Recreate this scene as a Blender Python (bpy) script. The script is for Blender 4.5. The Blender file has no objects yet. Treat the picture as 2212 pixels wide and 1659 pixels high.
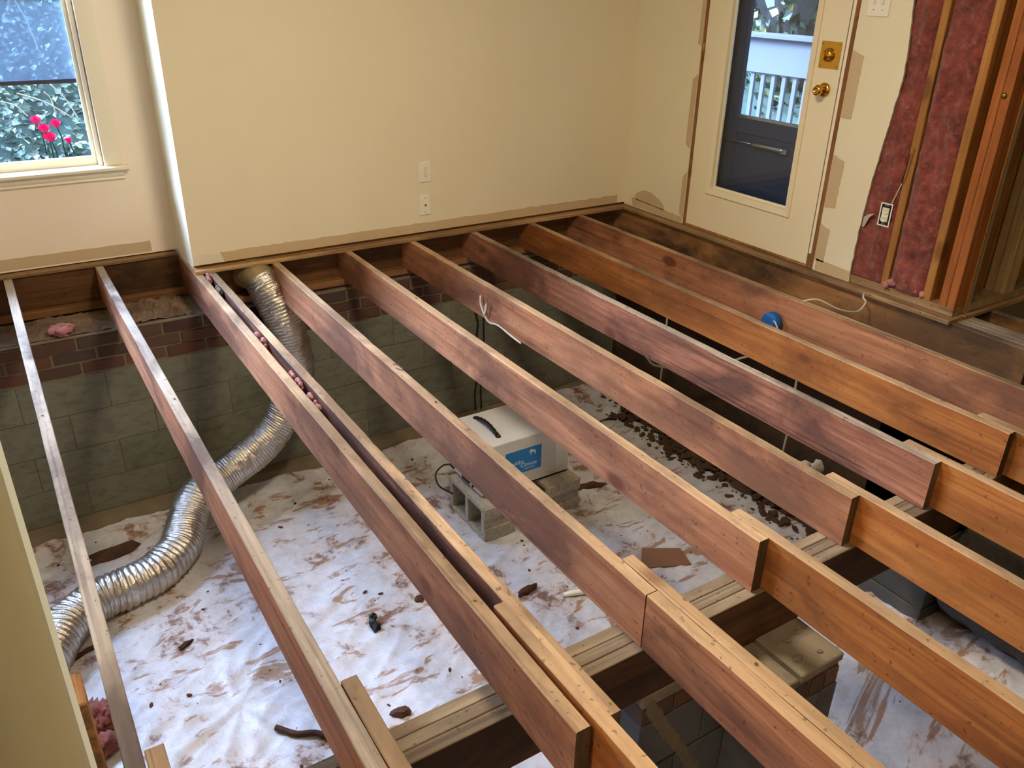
import bpy, bmesh, math, random
from mathutils import Vector, noise, Matrix
R_ = random.Random(11)
C = bpy.context.scene.collection
scn = bpy.context.scene

# ------------------------------------------------------------------ camera
cd = bpy.data.cameras.new('camera'); cam = bpy.data.objects.new('camera', cd); C.objects.link(cam)
cam.location = (-3.62320, -4.31421, 1.41440)
cam.rotation_mode = 'XYZ'; cam.rotation_euler = (1.11003252, -0.01666275, -0.55952106)
cd.sensor_width = 36.0; cd.lens = 1794.884 / 2212 * 36; cd.clip_start = 0.02
scn.camera = cam

# ------------------------------------------------------------------ light
SKY = 14.0
w = bpy.data.worlds.new('sky'); scn.world = w; w.use_nodes = True
nt = w.node_tree; nt.nodes.clear()
so = nt.nodes.new('ShaderNodeOutputWorld'); bg = nt.nodes.new('ShaderNodeBackground')
tc = nt.nodes.new('ShaderNodeTexCoord'); sp = nt.nodes.new('ShaderNodeSeparateXYZ')
mr = nt.nodes.new('ShaderNodeMapRange'); mx = nt.nodes.new('ShaderNodeMix'); mx.data_type = 'RGBA'
nt.links.new(tc.outputs['Generated'], sp.inputs[0]); nt.links.new(sp.outputs['Z'], mr.inputs['Value'])
mr.inputs['From Min'].default_value = -0.05; mr.inputs['From Max'].default_value = 0.7
nt.links.new(mr.outputs[0], mx.inputs[0])
mx.inputs[6].default_value = (0.66, 0.78, 1.0, 1); mx.inputs[7].default_value = (0.50, 0.66, 1.0, 1)
nt.links.new(mx.outputs[2], bg.inputs[0]); bg.inputs[1].default_value = SKY
nt.links.new(bg.outputs[0], so.inputs[0])

sl = bpy.data.lights.new('hazy_sun', 'SUN'); sl.energy = 38.0; sl.angle = math.radians(48); sl.color = (0.60, 0.73, 1.0)
sun = bpy.data.objects.new('hazy_sun', sl); C.objects.link(sun)
sun_dir = Vector((0.66*math.cos(math.radians(39)), -0.75*math.cos(math.radians(39)), -math.sin(math.radians(39))))
sun.rotation_euler = sun_dir.to_track_quat('-Z', 'Y').to_euler()

def area(name, loc, rot, sx, sy, power, col, portal=False):
    l = bpy.data.lights.new(name, 'AREA'); l.shape = 'RECTANGLE'; l.size = sx; l.size_y = sy
    l.energy = power; l.color = col; l.cycles.is_portal = portal
    o = bpy.data.objects.new(name, l); o.location = loc; o.rotation_euler = rot; C.objects.link(o); return o
LAMP = (-2.35, -2.3, 2.36)
area('ceiling_lamp_light', LAMP, (0, 0, 0), 0.42, 0.42, 66, (1.0, 0.84, 0.62))
area('rear_lamp_light', (-1.6, -5.9, 2.36), (0, 0, 0), 0.42, 0.42, 10, (1.0, 0.83, 0.60))
area('left_lamp_light', (-4.35, -3.9, 2.36), (0, 0, 0), 0.42, 0.42, 52, (1.0, 0.80, 0.54))
PI = math.pi
# portals: sky light sampling through the real openings
area('portal_light', (-4.16, 0.52, 1.3), (-PI/2, 0, 0), 2.2, 1.75, 1, (1, 1, 1), True)
area('portal_light', (0.12, -1.07, 1.15), (0, PI/2, 0), 1.75, 0.55, 1, (1, 1, 1), True)

scn.view_settings.view_transform = 'Standard'; scn.view_settings.look = 'None'
scn.view_settings.gamma = 1.0; scn.view_settings.use_curve_mapping = False
scn.view_settings.exposure = 0.0

# ------------------------------------------------------------------ materials
def lin(c):
    return tuple((v/12.92 if v <= 0.04045 else ((v+0.055)/1.055)**2.4) for v in c)
def rgb(r, g, b): return lin((r/255, g/255, b/255)) + (1,)
class NT:
    def __init__(s, name):
        s.m = bpy.data.materials.new(name); s.m.use_nodes = True; s.t = s.m.node_tree
        s.b = s.t.nodes['Principled BSDF']; s.out = s.t.nodes['Material Output']
    def n(s, t, **k):
        x = s.t.nodes.new(t)
        for a, v in k.items():
            if a in x.inputs: x.inputs[a].default_value = v
            else: setattr(x, a, v)
        return x
    def l(s, a, b): s.t.links.new(a, b)
    def coords(s, scale=(1, 1, 1), rnd=True):
        tc = s.n('ShaderNodeTexCoord'); mp = s.n('ShaderNodeMapping'); mp.inputs['Scale'].default_value = scale
        if rnd:
            oi = s.n('ShaderNodeObjectInfo'); vm = s.n('ShaderNodeVectorMath', operation='SCALE')
            vm.inputs[0].default_value = (13.7, 7.3, 21.1); s.l(oi.outputs['Random'], vm.inputs['Scale'])
            va = s.n('ShaderNodeVectorMath', operation='ADD')
            s.l(tc.outputs['Object'], va.inputs[0]); s.l(vm.outputs[0], va.inputs[1]); s.l(va.outputs[0], mp.inputs[0])
        else: s.l(tc.outputs['Object'], mp.inputs[0])
        return mp.outputs[0]
    def noise(s, vec, scale, detail=4, rough=0.6, dist=0.0):
        x = s.n('ShaderNodeTexNoise'); x.inputs['Scale'].default_value = scale; x.inputs['Detail'].default_value = detail
        x.inputs['Roughness'].default_value = rough; x.inputs['Distortion'].default_value = dist; s.l(vec, x.inputs['Vector'])
        return x.outputs['Fac']
    def ramp(s, fac, stops):
        x = s.n('ShaderNodeValToRGB'); e = x.color_ramp.elements
        while len(e) < len(stops): e.new(0.5)
        for i, (p, c) in enumerate(stops):
            e[i].position = p; e[i].color = c if len(c) == 4 else tuple(c) + (1,)
        s.l(fac, x.inputs[0]); return x.outputs['Color']
    def step(s, fac, a, b):
        x = s.n('ShaderNodeMapRange'); x.inputs['From Min'].default_value = a; x.inputs['From Max'].default_value = b
        s.l(fac, x.inputs['Value']); return x.outputs[0]
    def mix(s, fac, a, b, mode='MIX'):
        x = s.n('ShaderNodeMix', data_type='RGBA', blend_type=mode)
        if isinstance(fac, float): x.inputs[0].default_value = fac
        else: s.l(fac, x.inputs[0])
        for i, v in ((6, a), (7, b)):
            if isinstance(v, tuple): x.inputs[i].default_value = v
            else: s.l(v, x.inputs[i])
        return x.outputs[2]
    def mul(s, a, b):
        x = s.n('ShaderNodeMath', operation='MULTIPLY')
        for i, v in enumerate((a, b)):
            if isinstance(v, (int, float)): x.inputs[i].default_value = v
            else: s.l(v, x.inputs[i])
        return x.outputs[0]
    def bump(s, h, strength=0.3, dist=0.002):
        x = s.n('ShaderNodeBump'); x.inputs['Strength'].default_value = strength; x.inputs['Distance'].default_value = dist
        s.l(h, x.inputs['Height']); s.l(x.outputs[0], s.b.inputs['Normal'])
    def color(s, c):
        if isinstance(c, tuple): s.b.inputs['Base Color'].default_value = c
        else: s.l(c, s.b.inputs['Base Color'])
    def rough(s, r): s.b.inputs['Roughness'].default_value = r

def wood(name, light, dark, axis='Y', knots=1.0, stain=0.5, stain_col=rgb(62, 42, 28), grain=1.0, rough=0.75, vary=0.25):
    k = NT(name)
    def sc(a, b):
        return {'X': (b, a, a), 'Y': (a, b, a), 'Z': (a, a, b)}[axis]
    v1 = k.coords(sc(1.0, 0.05)); v2 = k.coords(sc(1.0, 0.35)); v3 = k.coords(sc(1.0, 0.42))
    warp = k.noise(v2, 9, 3, 0.5)
    # growth rings / cathedral figure
    wv = k.n('ShaderNodeTexWave', wave_type='RINGS', rings_direction=axis, wave_profile='SAW')
    wv.inputs['Scale'].default_value = 9; wv.inputs['Distortion'].default_value = 9; wv.inputs['Detail'].default_value = 3
    wv.inputs['Detail Scale'].default_value = 1.2
    vv = k.coords(sc(1.0, 0.11)); k.l(vv, wv.inputs['Vector'])
    fine = k.noise(v1, 95, 4, 0.6); mid = k.noise(v1, 26, 4, 0.6, 0.6)
    f = k.mul(k.step(mid, 0.3, 0.72), 1.0)
    base = k.mix(f, light, dark)
    base = k.mix(k.mul(k.step(wv.outputs['Fac'], 0.35, 1.0), 0.42*grain), base, dark)
    base = k.mix(k.mul(k.step(fine, 0.5, 0.72), 0.35*grain), base, tuple(c*0.45 for c in dark[:3])+(1,))
    # knots
    vo = k.n('ShaderNodeTexVoronoi'); vo.inputs['Scale'].default_value = 5.2; vo.inputs['Randomness'].default_value = 1.0
    vk = k.coords(sc(0.8, 0.42)); k.l(vk, vo.inputs['Vector'])
    kd = k.step(vo.outputs['Distance'], 0.15, 0.09)
    kh = k.step(vo.outputs['Distance'], 0.24, 0.09)
    base = k.mix(k.mul(kh, 0.35*knots), base, dark)
    base = k.mix(k.mul(kd, 0.85*knots), base, rgb(98, 50, 30))
    # stains (old water and dirt marks)
    st = k.noise(v3, 3.2, 5, 0.62, 0.4)
    base = k.mix(k.mul(k.step(st, 0.45, 0.60), min(1, stain*1.1)), base, stain_col)
    sp_ = k.noise(k.coords(sc(1, 0.8)), 60, 2, 0.5)
    base = k.mix(k.mul(k.step(sp_, 0.66, 0.72), 0.55*min(1, stain*2)), base, rgb(40, 28, 20))
    cr = k.noise(k.coords(sc(1.0, 0.018)), 40, 3, 0.5, 0.2)
    base = k.mix(k.mul(k.step(cr, 0.60, 0.65), 0.7*min(1, grain*0.6)), base, rgb(52, 34, 26))
    gr = k.noise(k.coords(sc(0.7, 0.25)), 6, 6, 0.7, 0.3)
    base = k.mix(k.mul(k.step(gr, 0.47, 0.66), 0.6), base, tuple(c*0.42 for c in light[:3])+(1,))
    # whole-board tone
    oi = k.n('ShaderNodeObjectInfo')
    hs = k.n('ShaderNodeHueSaturation'); hs.inputs['Saturation'].default_value = 1.0
    mrr = k.n('ShaderNodeMapRange'); mrr.inputs['To Min'].default_value = 1-vary; mrr.inputs['To Max'].default_value = 1+vary*0.6
    k.l(oi.outputs['Random'], mrr.inputs['Value']); k.l(mrr.outputs[0], hs.inputs['Value']); k.l(base, hs.inputs['Color'])
    k.color(hs.outputs[0]); k.rough(rough); k.bump(mid, 0.35, 0.0015)
    k.b.inputs['Specular IOR Level'].default_value = 0.25
    return k.m

M = {}
M['joist'] = wood('joist_side', rgb(198, 138, 98), rgb(154, 94, 60), 'Y', 1.0, 0.75, rgb(100, 64, 48), 0.7, vary=0.14)
M['joist_dark'] = wood('joist_side_dark', rgb(188, 128, 98), rgb(138, 86, 62), 'Y', 1.0, 0.8, rgb(80, 52, 42), 1.8, vary=0.1)
M['joist_orange'] = wood('joist_side_orange', rgb(196, 128, 64), rgb(152, 86, 38), 'Y', 1.0, 0.65, rgb(106, 60, 30), 0.7, vary=0.12)
M['joist_top'] = wood('joist_top', rgb(202, 172, 136), rgb(168, 134, 98), 'Y', 0.7, 0.8, rgb(112, 88, 66), 0.8, vary=0.1)
M['joist_top_grey'] = wood('joist_top_grey', rgb(188, 174, 156), rgb(148, 130, 112), 'Y', 0.5, 0.9, rgb(98, 82, 72), 0.8, vary=0.1)
M['joist_end'] = wood('joist_end', rgb(120, 94, 62), rgb(84, 62, 40), 'Z', 0, 0.6, rgb(50, 38, 26))
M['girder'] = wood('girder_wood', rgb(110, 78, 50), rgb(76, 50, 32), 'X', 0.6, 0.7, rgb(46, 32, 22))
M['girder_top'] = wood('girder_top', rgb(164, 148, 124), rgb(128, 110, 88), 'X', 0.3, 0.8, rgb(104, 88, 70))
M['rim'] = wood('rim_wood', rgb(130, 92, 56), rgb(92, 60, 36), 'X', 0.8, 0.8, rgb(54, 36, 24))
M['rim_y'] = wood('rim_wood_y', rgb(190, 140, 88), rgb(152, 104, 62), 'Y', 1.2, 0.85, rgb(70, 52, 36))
M['sill'] = wood('sill_wood', rgb(172, 122, 76), rgb(134, 88, 52), 'X', 0.4, 0.5, rgb(80, 58, 40))
M['strip'] = wood('subfloor_wood', rgb(186, 152, 108), rgb(150, 112, 72), 'X', 0, 0.5, rgb(96, 64, 42), 1.2)
M['strip_y'] = wood('subfloor_wood_y', rgb(176, 146, 108), rgb(140, 108, 74), 'Y', 0, 0.6, rgb(96, 70, 50), 1.2)
M['stud'] = wood('stud_wood', rgb(204, 148, 82), rgb(172, 112, 54), 'Z', 0.7, 0.2, rgb(120, 76, 40))
M['stud_orange'] = wood('stud_wood_orange', rgb(196, 124, 64), rgb(158, 88, 44), 'Z', 1.1, 0.25, rgb(110, 50, 24))
M['stud_pale'] = wood('stud_wood_pale', rgb(196, 172, 132), rgb(168, 140, 98), 'Z', 0.5, 0.3, rgb(120, 92, 62))
M['ply'] = wood('sheathing_plywood', rgb(190, 142, 78), rgb(156, 106, 52), 'Z', 0.8, 0.5, rgb(120, 78, 38), 0.8)
M['raw'] = wood('raw_jamb_wood', rgb(186, 132, 84), rgb(146, 92, 54), 'Z', 0, 0.5, rgb(96, 56, 34), 1.0)
M['bark'] = wood('bark', rgb(96, 60, 40), rgb(60, 36, 26), 'X', 0, 0.6, rgb(30, 20, 16))

def paint(name, c, c2=None, rough=0.55, bumps=0.15, amt=0.4):
    k = NT(name); v = k.coords((1, 1, 1), False)
    n = k.noise(v, 1.6, 5, 0.6); k.color(k.mix(k.mul(k.step(n, 0.42, 0.7), amt), c, c2 or tuple(x*0.92 for x in c[:3])+(1,)))
    n2 = k.noise(v, 160, 3, 0.6); k.bump(n2, bumps, 0.0008); k.rough(rough); k.b.inputs['Specular IOR Level'].default_value = 0.3
    return k.m
M['wall'] = paint('cream_wall_paint', rgb(233, 223, 192), rgb(226, 214, 182))
M['wall_lit'] = paint('lamplit_cream_paint', rgb(246, 230, 206), rgb(240, 220, 194))  # the same cream paint with the left lamp's warm light in its colour
M['bare'] = paint('unpainted_drywall', rgb(200, 176, 138), rgb(210, 190, 156))
M['plaster'] = paint('patched_plaster', rgb(226, 218, 196), rgb(214, 204, 178))
M['ceil'] = paint('ceiling_paint', rgb(236, 230, 214))
M['trimp'] = paint('cream_trim_paint', rgb(240, 228, 200), None, 0.35, 0.03)
M['doorp'] = paint('cream_door_paint', rgb(238, 226, 194), rgb(234, 221, 188), 0.4, 0.04)
M['green_cream'] = paint('pale_green_cream_paint', rgb(228, 238, 224), rgb(220, 230, 214))
M['gypsum'] = paint('gypsum_edge', rgb(186, 180, 162), rgb(140, 134, 120), 0.9, 0.8)
M['plate'] = paint('ivory_plastic', rgb(240, 234, 214), None, 0.3, 0.0)
M['white_metal'] = paint('white_enamel', rgb(218, 216, 206), rgb(176, 168, 150), 0.4, 0.02, 0.7)
M['hole_shade'] = paint('painted_vent_shade', rgb(18, 15, 13), None, 0.95)  # near-black colour for the shade inside the wall opening
M['black'] = paint('black_rubber', rgb(24, 23, 24), None, 0.45, 0.05)
M['white_cable'] = paint('white_cable_jacket', rgb(206, 200, 186), rgb(150, 142, 126), 0.5, 0.1)
M['blue_box'] = paint('blue_plastic', rgb(30, 92, 158), rgb(24, 70, 120), 0.45, 0.1)
M['porch_dark'] = paint('dark_blue_grey_paint', rgb(62, 72, 100), rgb(54, 64, 92), 0.5, 0.1)
M['rail_paint'] = paint('pale_grey_railing_paint', rgb(118, 122, 134), rgb(106, 110, 122), 0.6, 0.1)
M['screenbar'] = paint('dark_screen_bar', rgb(48, 50, 62), None, 0.5)
M['siding'] = paint('exterior_siding', rgb(150, 140, 122), None, 0.8)
M['soil'] = None

def metal(name, c, rough):
    k = NT(name); k.color(c); k.b.inputs['Metallic'].default_value = 1.0; k.rough(rough)
    n = k.noise(k.coords((1, 1, 1)), 30, 3); k.bump(n, 0.08, 0.001); return k.m
M['brass'] = metal('polished_brass', rgb(212, 166, 74), 0.2)
M['brass_old'] = metal('aged_brass', rgb(150, 122, 66), 0.4)
M['steel'] = metal('dull_steel', rgb(150, 150, 148), 0.4)
M['alu'] = metal('closer_aluminium', rgb(190, 196, 204), 0.35)

def foil():
    k = NT('crinkled_foil'); v = k.coords((1, 1, 1))
    n = k.noise(v, 45, 5, 0.65, 0.3); n2 = k.noise(v, 7, 3)
    k.color(k.mix(k.step(n2, 0.35, 0.7), rgb(214, 210, 204), rgb(176, 166, 148)))
    k.b.inputs['Metallic'].default_value = 0.92; k.rough(0.3); k.bump(n, 0.7, 0.006); return k.m
M['foil'] = foil()
def foil_bare():
    k = NT('collar_metal'); v = k.coords((1, 1, 1)); k.color(rgb(156, 136, 98)); k.b.inputs['Metallic'].default_value = 0.6
    k.rough(0.5); k.bump(k.noise(v, 30, 4), 0.4, 0.003); return k.m
M['collar'] = foil_bare()

def brick(name, stops, sc=18):
    k = NT(name); v = k.coords((1, 1, 1)); n = k.noise(v, sc, 5, 0.7); oi = k.n('ShaderNodeObjectInfo')
    c = k.ramp(oi.outputs['Random'], stops)
    c = k.mix(k.mul(k.step(n, 0.45, 0.75), 0.55), c, rgb(62, 46, 38)); k.color(c); k.rough(0.9)
    k.bump(n, 0.6, 0.004); return k.m
M['brick'] = brick('old_red_brick', [(0.0, rgb(76, 50, 40)), (0.35, rgb(102, 66, 52)), (0.7, rgb(72, 58, 48)), (1.0, rgb(110, 80, 62))])
M['block'] = brick('concrete_block', [(0.0, rgb(116, 116, 98)), (0.5, rgb(122, 121, 103)), (1.0, rgb(110, 112, 96))], 5)
M['cinder'] = brick('cinder_block', [(0.0, rgb(172, 164, 146)), (1.0, rgb(158, 148, 128))], 40)
M['pier'] = brick('pier_block', [(0.0, rgb(92, 92, 90)), (1.0, rgb(84, 84, 83))], 9)
M['capstone'] = brick('cap_block', [(0.0, rgb(136, 126, 110)), (1.0, rgb(118, 108, 92))], 14)
def mortar():
    k = NT('mortar'); v = k.coords((1, 1, 1), False); n = k.noise(v, 9, 5, 0.7); n2 = k.noise(v, 60, 4)
    k.color(k.mix(n, rgb(134, 120, 96), rgb(96, 84, 66))); k.rough(0.95); k.bump(n2, 0.7, 0.004); return k.m
M['mortar'] = mortar()
def soil(name, a, b):
    k = NT(name); v = k.coords((1, 1, 1), False); n = k.noise(v, 6, 6, 0.7); n2 = k.noise(v, 50, 5, 0.7)
    k.color(k.mix(k.step(n, 0.35, 0.7), a, b)); k.rough(0.97); k.bump(n2, 0.8, 0.01); return k.m
M['soil'] = soil('brown_soil', rgb(88, 62, 42), rgb(54, 38, 28))
M['found_right'] = soil('dark_foundation', rgb(78, 58, 40), rgb(46, 34, 24))
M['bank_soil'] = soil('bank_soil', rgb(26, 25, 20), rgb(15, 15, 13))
M['debris'] = soil('ledge_debris_mat', rgb(142, 118, 92), rgb(78, 56, 42))
M['chips'] = soil('chip_mat', rgb(96, 58, 40), rgb(50, 32, 24))

def sheet():
    k = NT('dirty_plastic_sheet'); v = k.coords((1, 1, 1), False)
    mp = k.n('ShaderNodeMapping'); mp.inputs['Rotation'].default_value = (0, 0, math.radians(-34)); mp.inputs['Scale'].default_value = (1.9, 5.2, 1)
    k.l(v, mp.inputs[0]); a = k.noise(mp.outputs[0], 2.1, 7, 0.62, 0.7)
    a2 = k.noise(v, 3.3, 8, 0.68, 0.5); a3 = k.noise(v, 14, 6, 0.7, 0.2)
    sx = k.n('ShaderNodeSeparateXYZ'); k.l(v, sx.inputs[0])
    # mud is heavier along the back wall and to the right
    mb = k.step(sx.outputs['Y'], -1.1, 0.0); mrt = k.step(sx.outputs['X'], -1.7, -0.5)
    mxx = k.n('ShaderNodeMath', operation='MAXIMUM'); k.l(mb, mxx.inputs[0]); k.l(k.mul(mrt, 0.75), mxx.inputs[1])
    ad = k.n('ShaderNodeMath', operation='MULTIPLY_ADD'); k.l(mxx.outputs[0], ad.inputs[0]); ad.inputs[1].default_value = 0.13; k.l(a, ad.inputs[2])
    ad2 = k.n('ShaderNodeMath', operation='MULTIPLY_ADD'); k.l(mxx.outputs[0], ad2.inputs[0]); ad2.inputs[1].default_value = 0.10; k.l(a2, ad2.inputs[2])
    col = k.mix(k.step(a3, 0.4, 0.7), rgb(208, 209, 214), rgb(186, 185, 190))
    col = k.mix(k.mul(k.step(ad2.outputs[0], 0.57, 0.80), 0.65), col, rgb(188, 160, 138))
    col = k.mix(k.mul(k.step(ad.outputs[0], 0.70, 0.74), 0.8), col, rgb(148, 104, 62))
    col = k.mix(k.mul(k.mul(k.step(ad2.outputs[0], 0.65, 0.70), k.step(a3, 0.46, 0.56)), 0.8), col, rgb(112, 72, 48))
    k.color(col); k.rough(0.38); k.b.inputs['Specular IOR Level'].default_value = 0.45
    k.bump(k.noise(v, 26, 5, 0.6, 1.0), 0.5, 0.008); return k.m
M['sheet'] = sheet()

def fluff(name, a, b, c):
    k = NT(name); v = k.coords((1, 1, 1)); n = k.noise(v, 9, 6, 0.7, 0.6); n2 = k.noise(v, 34, 6, 0.75, 0.5)
    col = k.mix(k.step(n, 0.35, 0.68), a, b); col = k.mix(k.mul(k.step(n2, 0.5, 0.75), 0.5), col, c)
    k.color(col); k.rough(1.0); k.bump(n2, 0.9, 0.012); k.b.inputs['Sheen Weight'].default_value = 0.2; return k.m
M['pink_batt'] = fluff('red_pink_fibreglass', rgb(154, 74, 62), rgb(98, 40, 36), rgb(206, 136, 118))
M['pink_tuft'] = fluff('pale_pink_fibreglass', rgb(214, 140, 138), rgb(150, 88, 88), rgb(232, 186, 178))
M['grey_tuft'] = fluff('grey_fibre', rgb(120, 112, 92), rgb(84, 76, 60), rgb(160, 152, 134))
M['wrap'] = fluff('dark_wrapping', rgb(70, 64, 58), rgb(48, 44, 42), rgb(92, 86, 78))
M['card'] = paint('brown_cardboard', rgb(136, 98, 72), rgb(108, 78, 58), 0.9)
M['label'] = paint('blue_label', rgb(40, 122, 184), rgb(56, 136, 194), 0.35, 0)
M['letter'] = paint('pale_print', rgb(206, 214, 214), None, 0.5, 0)

def glass(name, tint=(1, 1, 1, 1), rough=0.0, refl=0.06):
    k = NT(name); t = k.t; t.nodes.remove(k.b)
    tr = k.n('ShaderNodeBsdfTransparent'); tr.inputs[0].default_value = tint
    gl = k.n('ShaderNodeBsdfGlossy'); gl.inputs['Roughness'].default_value = rough
    lw = k.n('ShaderNodeLayerWeight'); pw = k.n('ShaderNodeMath', operation='POWER'); pw.inputs[1].default_value = 5.0; k.l(lw.outputs['Facing'], pw.inputs[0])
    ma = k.n('ShaderNodeMath', operation='MULTIPLY_ADD'); ma.inputs[1].default_value = 0.7; ma.inputs[2].default_value = 0.04; k.l(pw.outputs[0], ma.inputs[0])
    mxs = k.n('ShaderNodeMixShader'); k.l(ma.outputs[0], mxs.inputs[0]); k.l(tr.outputs[0], mxs.inputs[1]); k.l(gl.outputs[0], mxs.inputs[2])
    k.l(mxs.outputs[0], k.out.inputs[0]); return k.m
M['glass'] = glass('window_glass', (0.93, 0.97, 1.0, 1))
def screen():
    k = NT('insect_screen'); tr = k.n('ShaderNodeBsdfTransparent'); tr.inputs[0].default_value = (0.75, 0.85, 1, 1)
    k.b.inputs['Base Color'].default_value = rgb(170, 192, 206); k.rough(0.8)
    ms = k.n('ShaderNodeMixShader'); ms.inputs[0].default_value = 0.40
    k.l(tr.outputs[0], ms.inputs[1]); k.l(k.b.outputs[0], ms.inputs[2]); k.l(ms.outputs[0], k.out.inputs[0]); return k.m
M['screen'] = screen()
def leafmat(name, stops):
    k = NT(name); g = k.n('ShaderNodeNewGeometry'); k.color(k.ramp(g.outputs['Random Per Island'], stops)); k.rough(0.45); return k.m
M['bank_green'] = soil('bank_green', rgb(58, 80, 70), rgb(34, 50, 44))
M['leaf'] = leafmat('ivy_leaves', [(0, rgb(20, 40, 28)), (0.4, rgb(38, 66, 46)), (0.75, rgb(70, 100, 82)), (1, rgb(120, 142, 122))])
M['leaf_far'] = leafmat('shrub_leaves', [(0, rgb(22, 34, 28)), (0.4, rgb(40, 58, 42)), (0.8, rgb(80, 96, 72)), (0.95, rgb(140, 136, 62)), (1, rgb(160, 152, 84))])
M['leaf_blue'] = leafmat('hedge_leaves', [(0, rgb(24, 44, 46)), (0.5, rgb(44, 68, 68)), (1, rgb(88, 112, 106))])
M['petal'] = paint('pink_petals', rgb(232, 28, 96), rgb(255, 70, 130), 0.5, 0)
M['twig'] = paint('pale_twig', rgb(178, 170, 150), None, 0.8)

# ------------------------------------------------------------------ mesh helpers
def link(name, me, mat, parent=None, loc=None):
    o = bpy.data.objects.new(name, me)
    if mat is not None:
        for m_ in (mat if isinstance(mat, (list, tuple)) else [mat]): me.materials.append(m_)
    if loc is not None: o.location = loc
    if parent is not None: o.parent = parent
    C.objects.link(o); return o
def fin(bm, name, mat, parent=None, loc=None, smooth=False):
    bmesh.ops.recalc_face_normals(bm, faces=bm.faces)
    me = bpy.data.meshes.new(name); bm.to_mesh(me); bm.free()
    if smooth:
        for p in me.polygons: p.use_smooth = True
    return link(name, me, mat, parent, loc)
def tag(o, label=None, cat=None, group=None, kind=None):
    if label: o['label'] = label
    if cat: o['category'] = cat
    if group: o['group'] = group
    if kind: o['kind'] = kind
    return o
def empty(name, loc, rz=0):
    o = bpy.data.objects.new(name, None); o.location = loc; o.rotation_euler = (0, 0, rz); o.empty_display_size = 0.1; C.objects.link(o); return o
def addbox(bm, x0, x1, y0, y1, z0, z1, bev=0.0, mi=0):
    vs = [bm.verts.new(p) for p in ((x0,y0,z0),(x1,y0,z0),(x1,y1,z0),(x0,y1,z0),(x0,y0,z1),(x1,y0,z1),(x1,y1,z1),(x0,y1,z1))]
    fs = [bm.faces.new([vs[i] for i in f]) for f in ((0,3,2,1),(4,5,6,7),(0,1,5,4),(1,2,6,5),(2,3,7,6),(3,0,4,7))]
    for f in fs: f.material_index = mi
    if bev:
        es = list({e for f in fs for e in f.edges})
        bmesh.ops.bevel(bm, geom=es, offset=bev, segments=1, affect='EDGES')
    return fs
def box(name, b, mat, parent=None, bev=0.0015, off=(0, 0, 0)):
    """box given in world (or parent-relative when off is the parent's location) limits; origin at its base"""
    x0, x1, y0, y1, z0, z1 = b
    ox, oy, oz = (x0+x1)/2, (y0+y1)/2, z0
    bm = bmesh.new(); addbox(bm, x0-ox, x1-ox, y0-oy, y1-oy, 0, z1-z0, bev)
    return fin(bm, name, mat, parent, (ox-off[0], oy-off[1], oz-off[2]))
def struct(o): o['kind'] = 'structure'; return o
def catmull(pts, n):
    P = [Vector(p) for p in pts]; P = [P[0]*2-P[1]] + P + [P[-1]*2-P[-2]]; out = []
    for i in range(1, len(P)-2):
        for j in range(n):
            t = j/n; a, b, c, d = P[i-1], P[i], P[i+1], P[i+2]
            out.append(0.5*((2*b)+(-a+c)*t+(2*a-5*b+4*c-d)*t*t+(-a+3*b-3*c+d)*t**3))
    out.append(P[-2]); return out
def tube(bm, pts, rad, seg=8, cap=True):
    """pts: list of Vector; rad: float or function(i, angle)->radius"""
    n = len(pts); up = Vector((0.13, 0.21, 0.97)); rings = []; prev = None
    for i in range(n):
        t = (pts[min(i+1, n-1)] - pts[max(i-1, 0)]).normalized()
        if prev is None: s = t.cross(up).normalized()
        else: s = (prev - t*prev.dot(t)).normalized()
        prev = s; u = t.cross(s)
        ring = []
        for j in range(seg):
            a = 2*PI*j/seg; r = rad(i, a) if callable(rad) else rad
            ring.append(bm.verts.new(pts[i] + (s*math.cos(a)+u*math.sin(a))*r))
        rings.append(ring)
    for i in range(n-1):
        for j in range(seg):
            bm.faces.new((rings[i][j], rings[i][(j+1) % seg], rings[i+1][(j+1) % seg], rings[i+1][j]))
    if cap:
        bm.faces.new(list(reversed(rings[0]))); bm.faces.new(rings[-1])
def cable(name, pts, r, mat, label=None, cat='cable', parent=None, seg=8, n=8):
    p0 = Vector(pts[0]); bm = bmesh.new(); tube(bm, [p-p0 for p in catmull(pts, n)], r, seg)
    o = fin(bm, name, mat, parent, tuple(p0), True)
    if label: tag(o, label, cat)
    return o
def lathe(bm, prof, seg=24, axis='Z', c=(0, 0, 0)):
    rings = []
    for (r, h) in prof:
        ring = []
        for j in range(seg):
            a = 2*PI*j/seg; x, y = r*math.cos(a), r*math.sin(a)
            p = (x, y, h) if axis == 'Z' else ((h, x, y) if axis == 'X' else (x, h, y))
            ring.append(bm.verts.new((p[0]+c[0], p[1]+c[1], p[2]+c[2])))
        rings.append(ring)
    for i in range(len(rings)-1):
        for j in range(seg): bm.faces.new((rings[i][j], rings[i][(j+1) % seg], rings[i+1][(j+1) % seg], rings[i+1][j]))
    bm.faces.new(rings[0]); bm.faces.new(list(reversed(rings[-1])))
def poly_prism(bm, pts, d0, d1, plane='XZ'):
    """outline in a plane, thickened between d0 and d1 on the third axis"""
    def P(a, b, d): return {'XZ': (a, d, b), 'YZ': (d, a, b), 'XY': (a, b, d)}[plane]
    A = [bm.verts.new(P(a, b, d0)) for a, b in pts]; B = [bm.verts.new(P(a, b, d1)) for a, b in pts]
    bm.faces.new(A); bm.faces.new(list(reversed(B)))
    for i in range(len(A)): bm.faces.new((A[i], A[(i+1) % len(A)], B[(i+1) % len(A)], B[i]))
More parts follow.
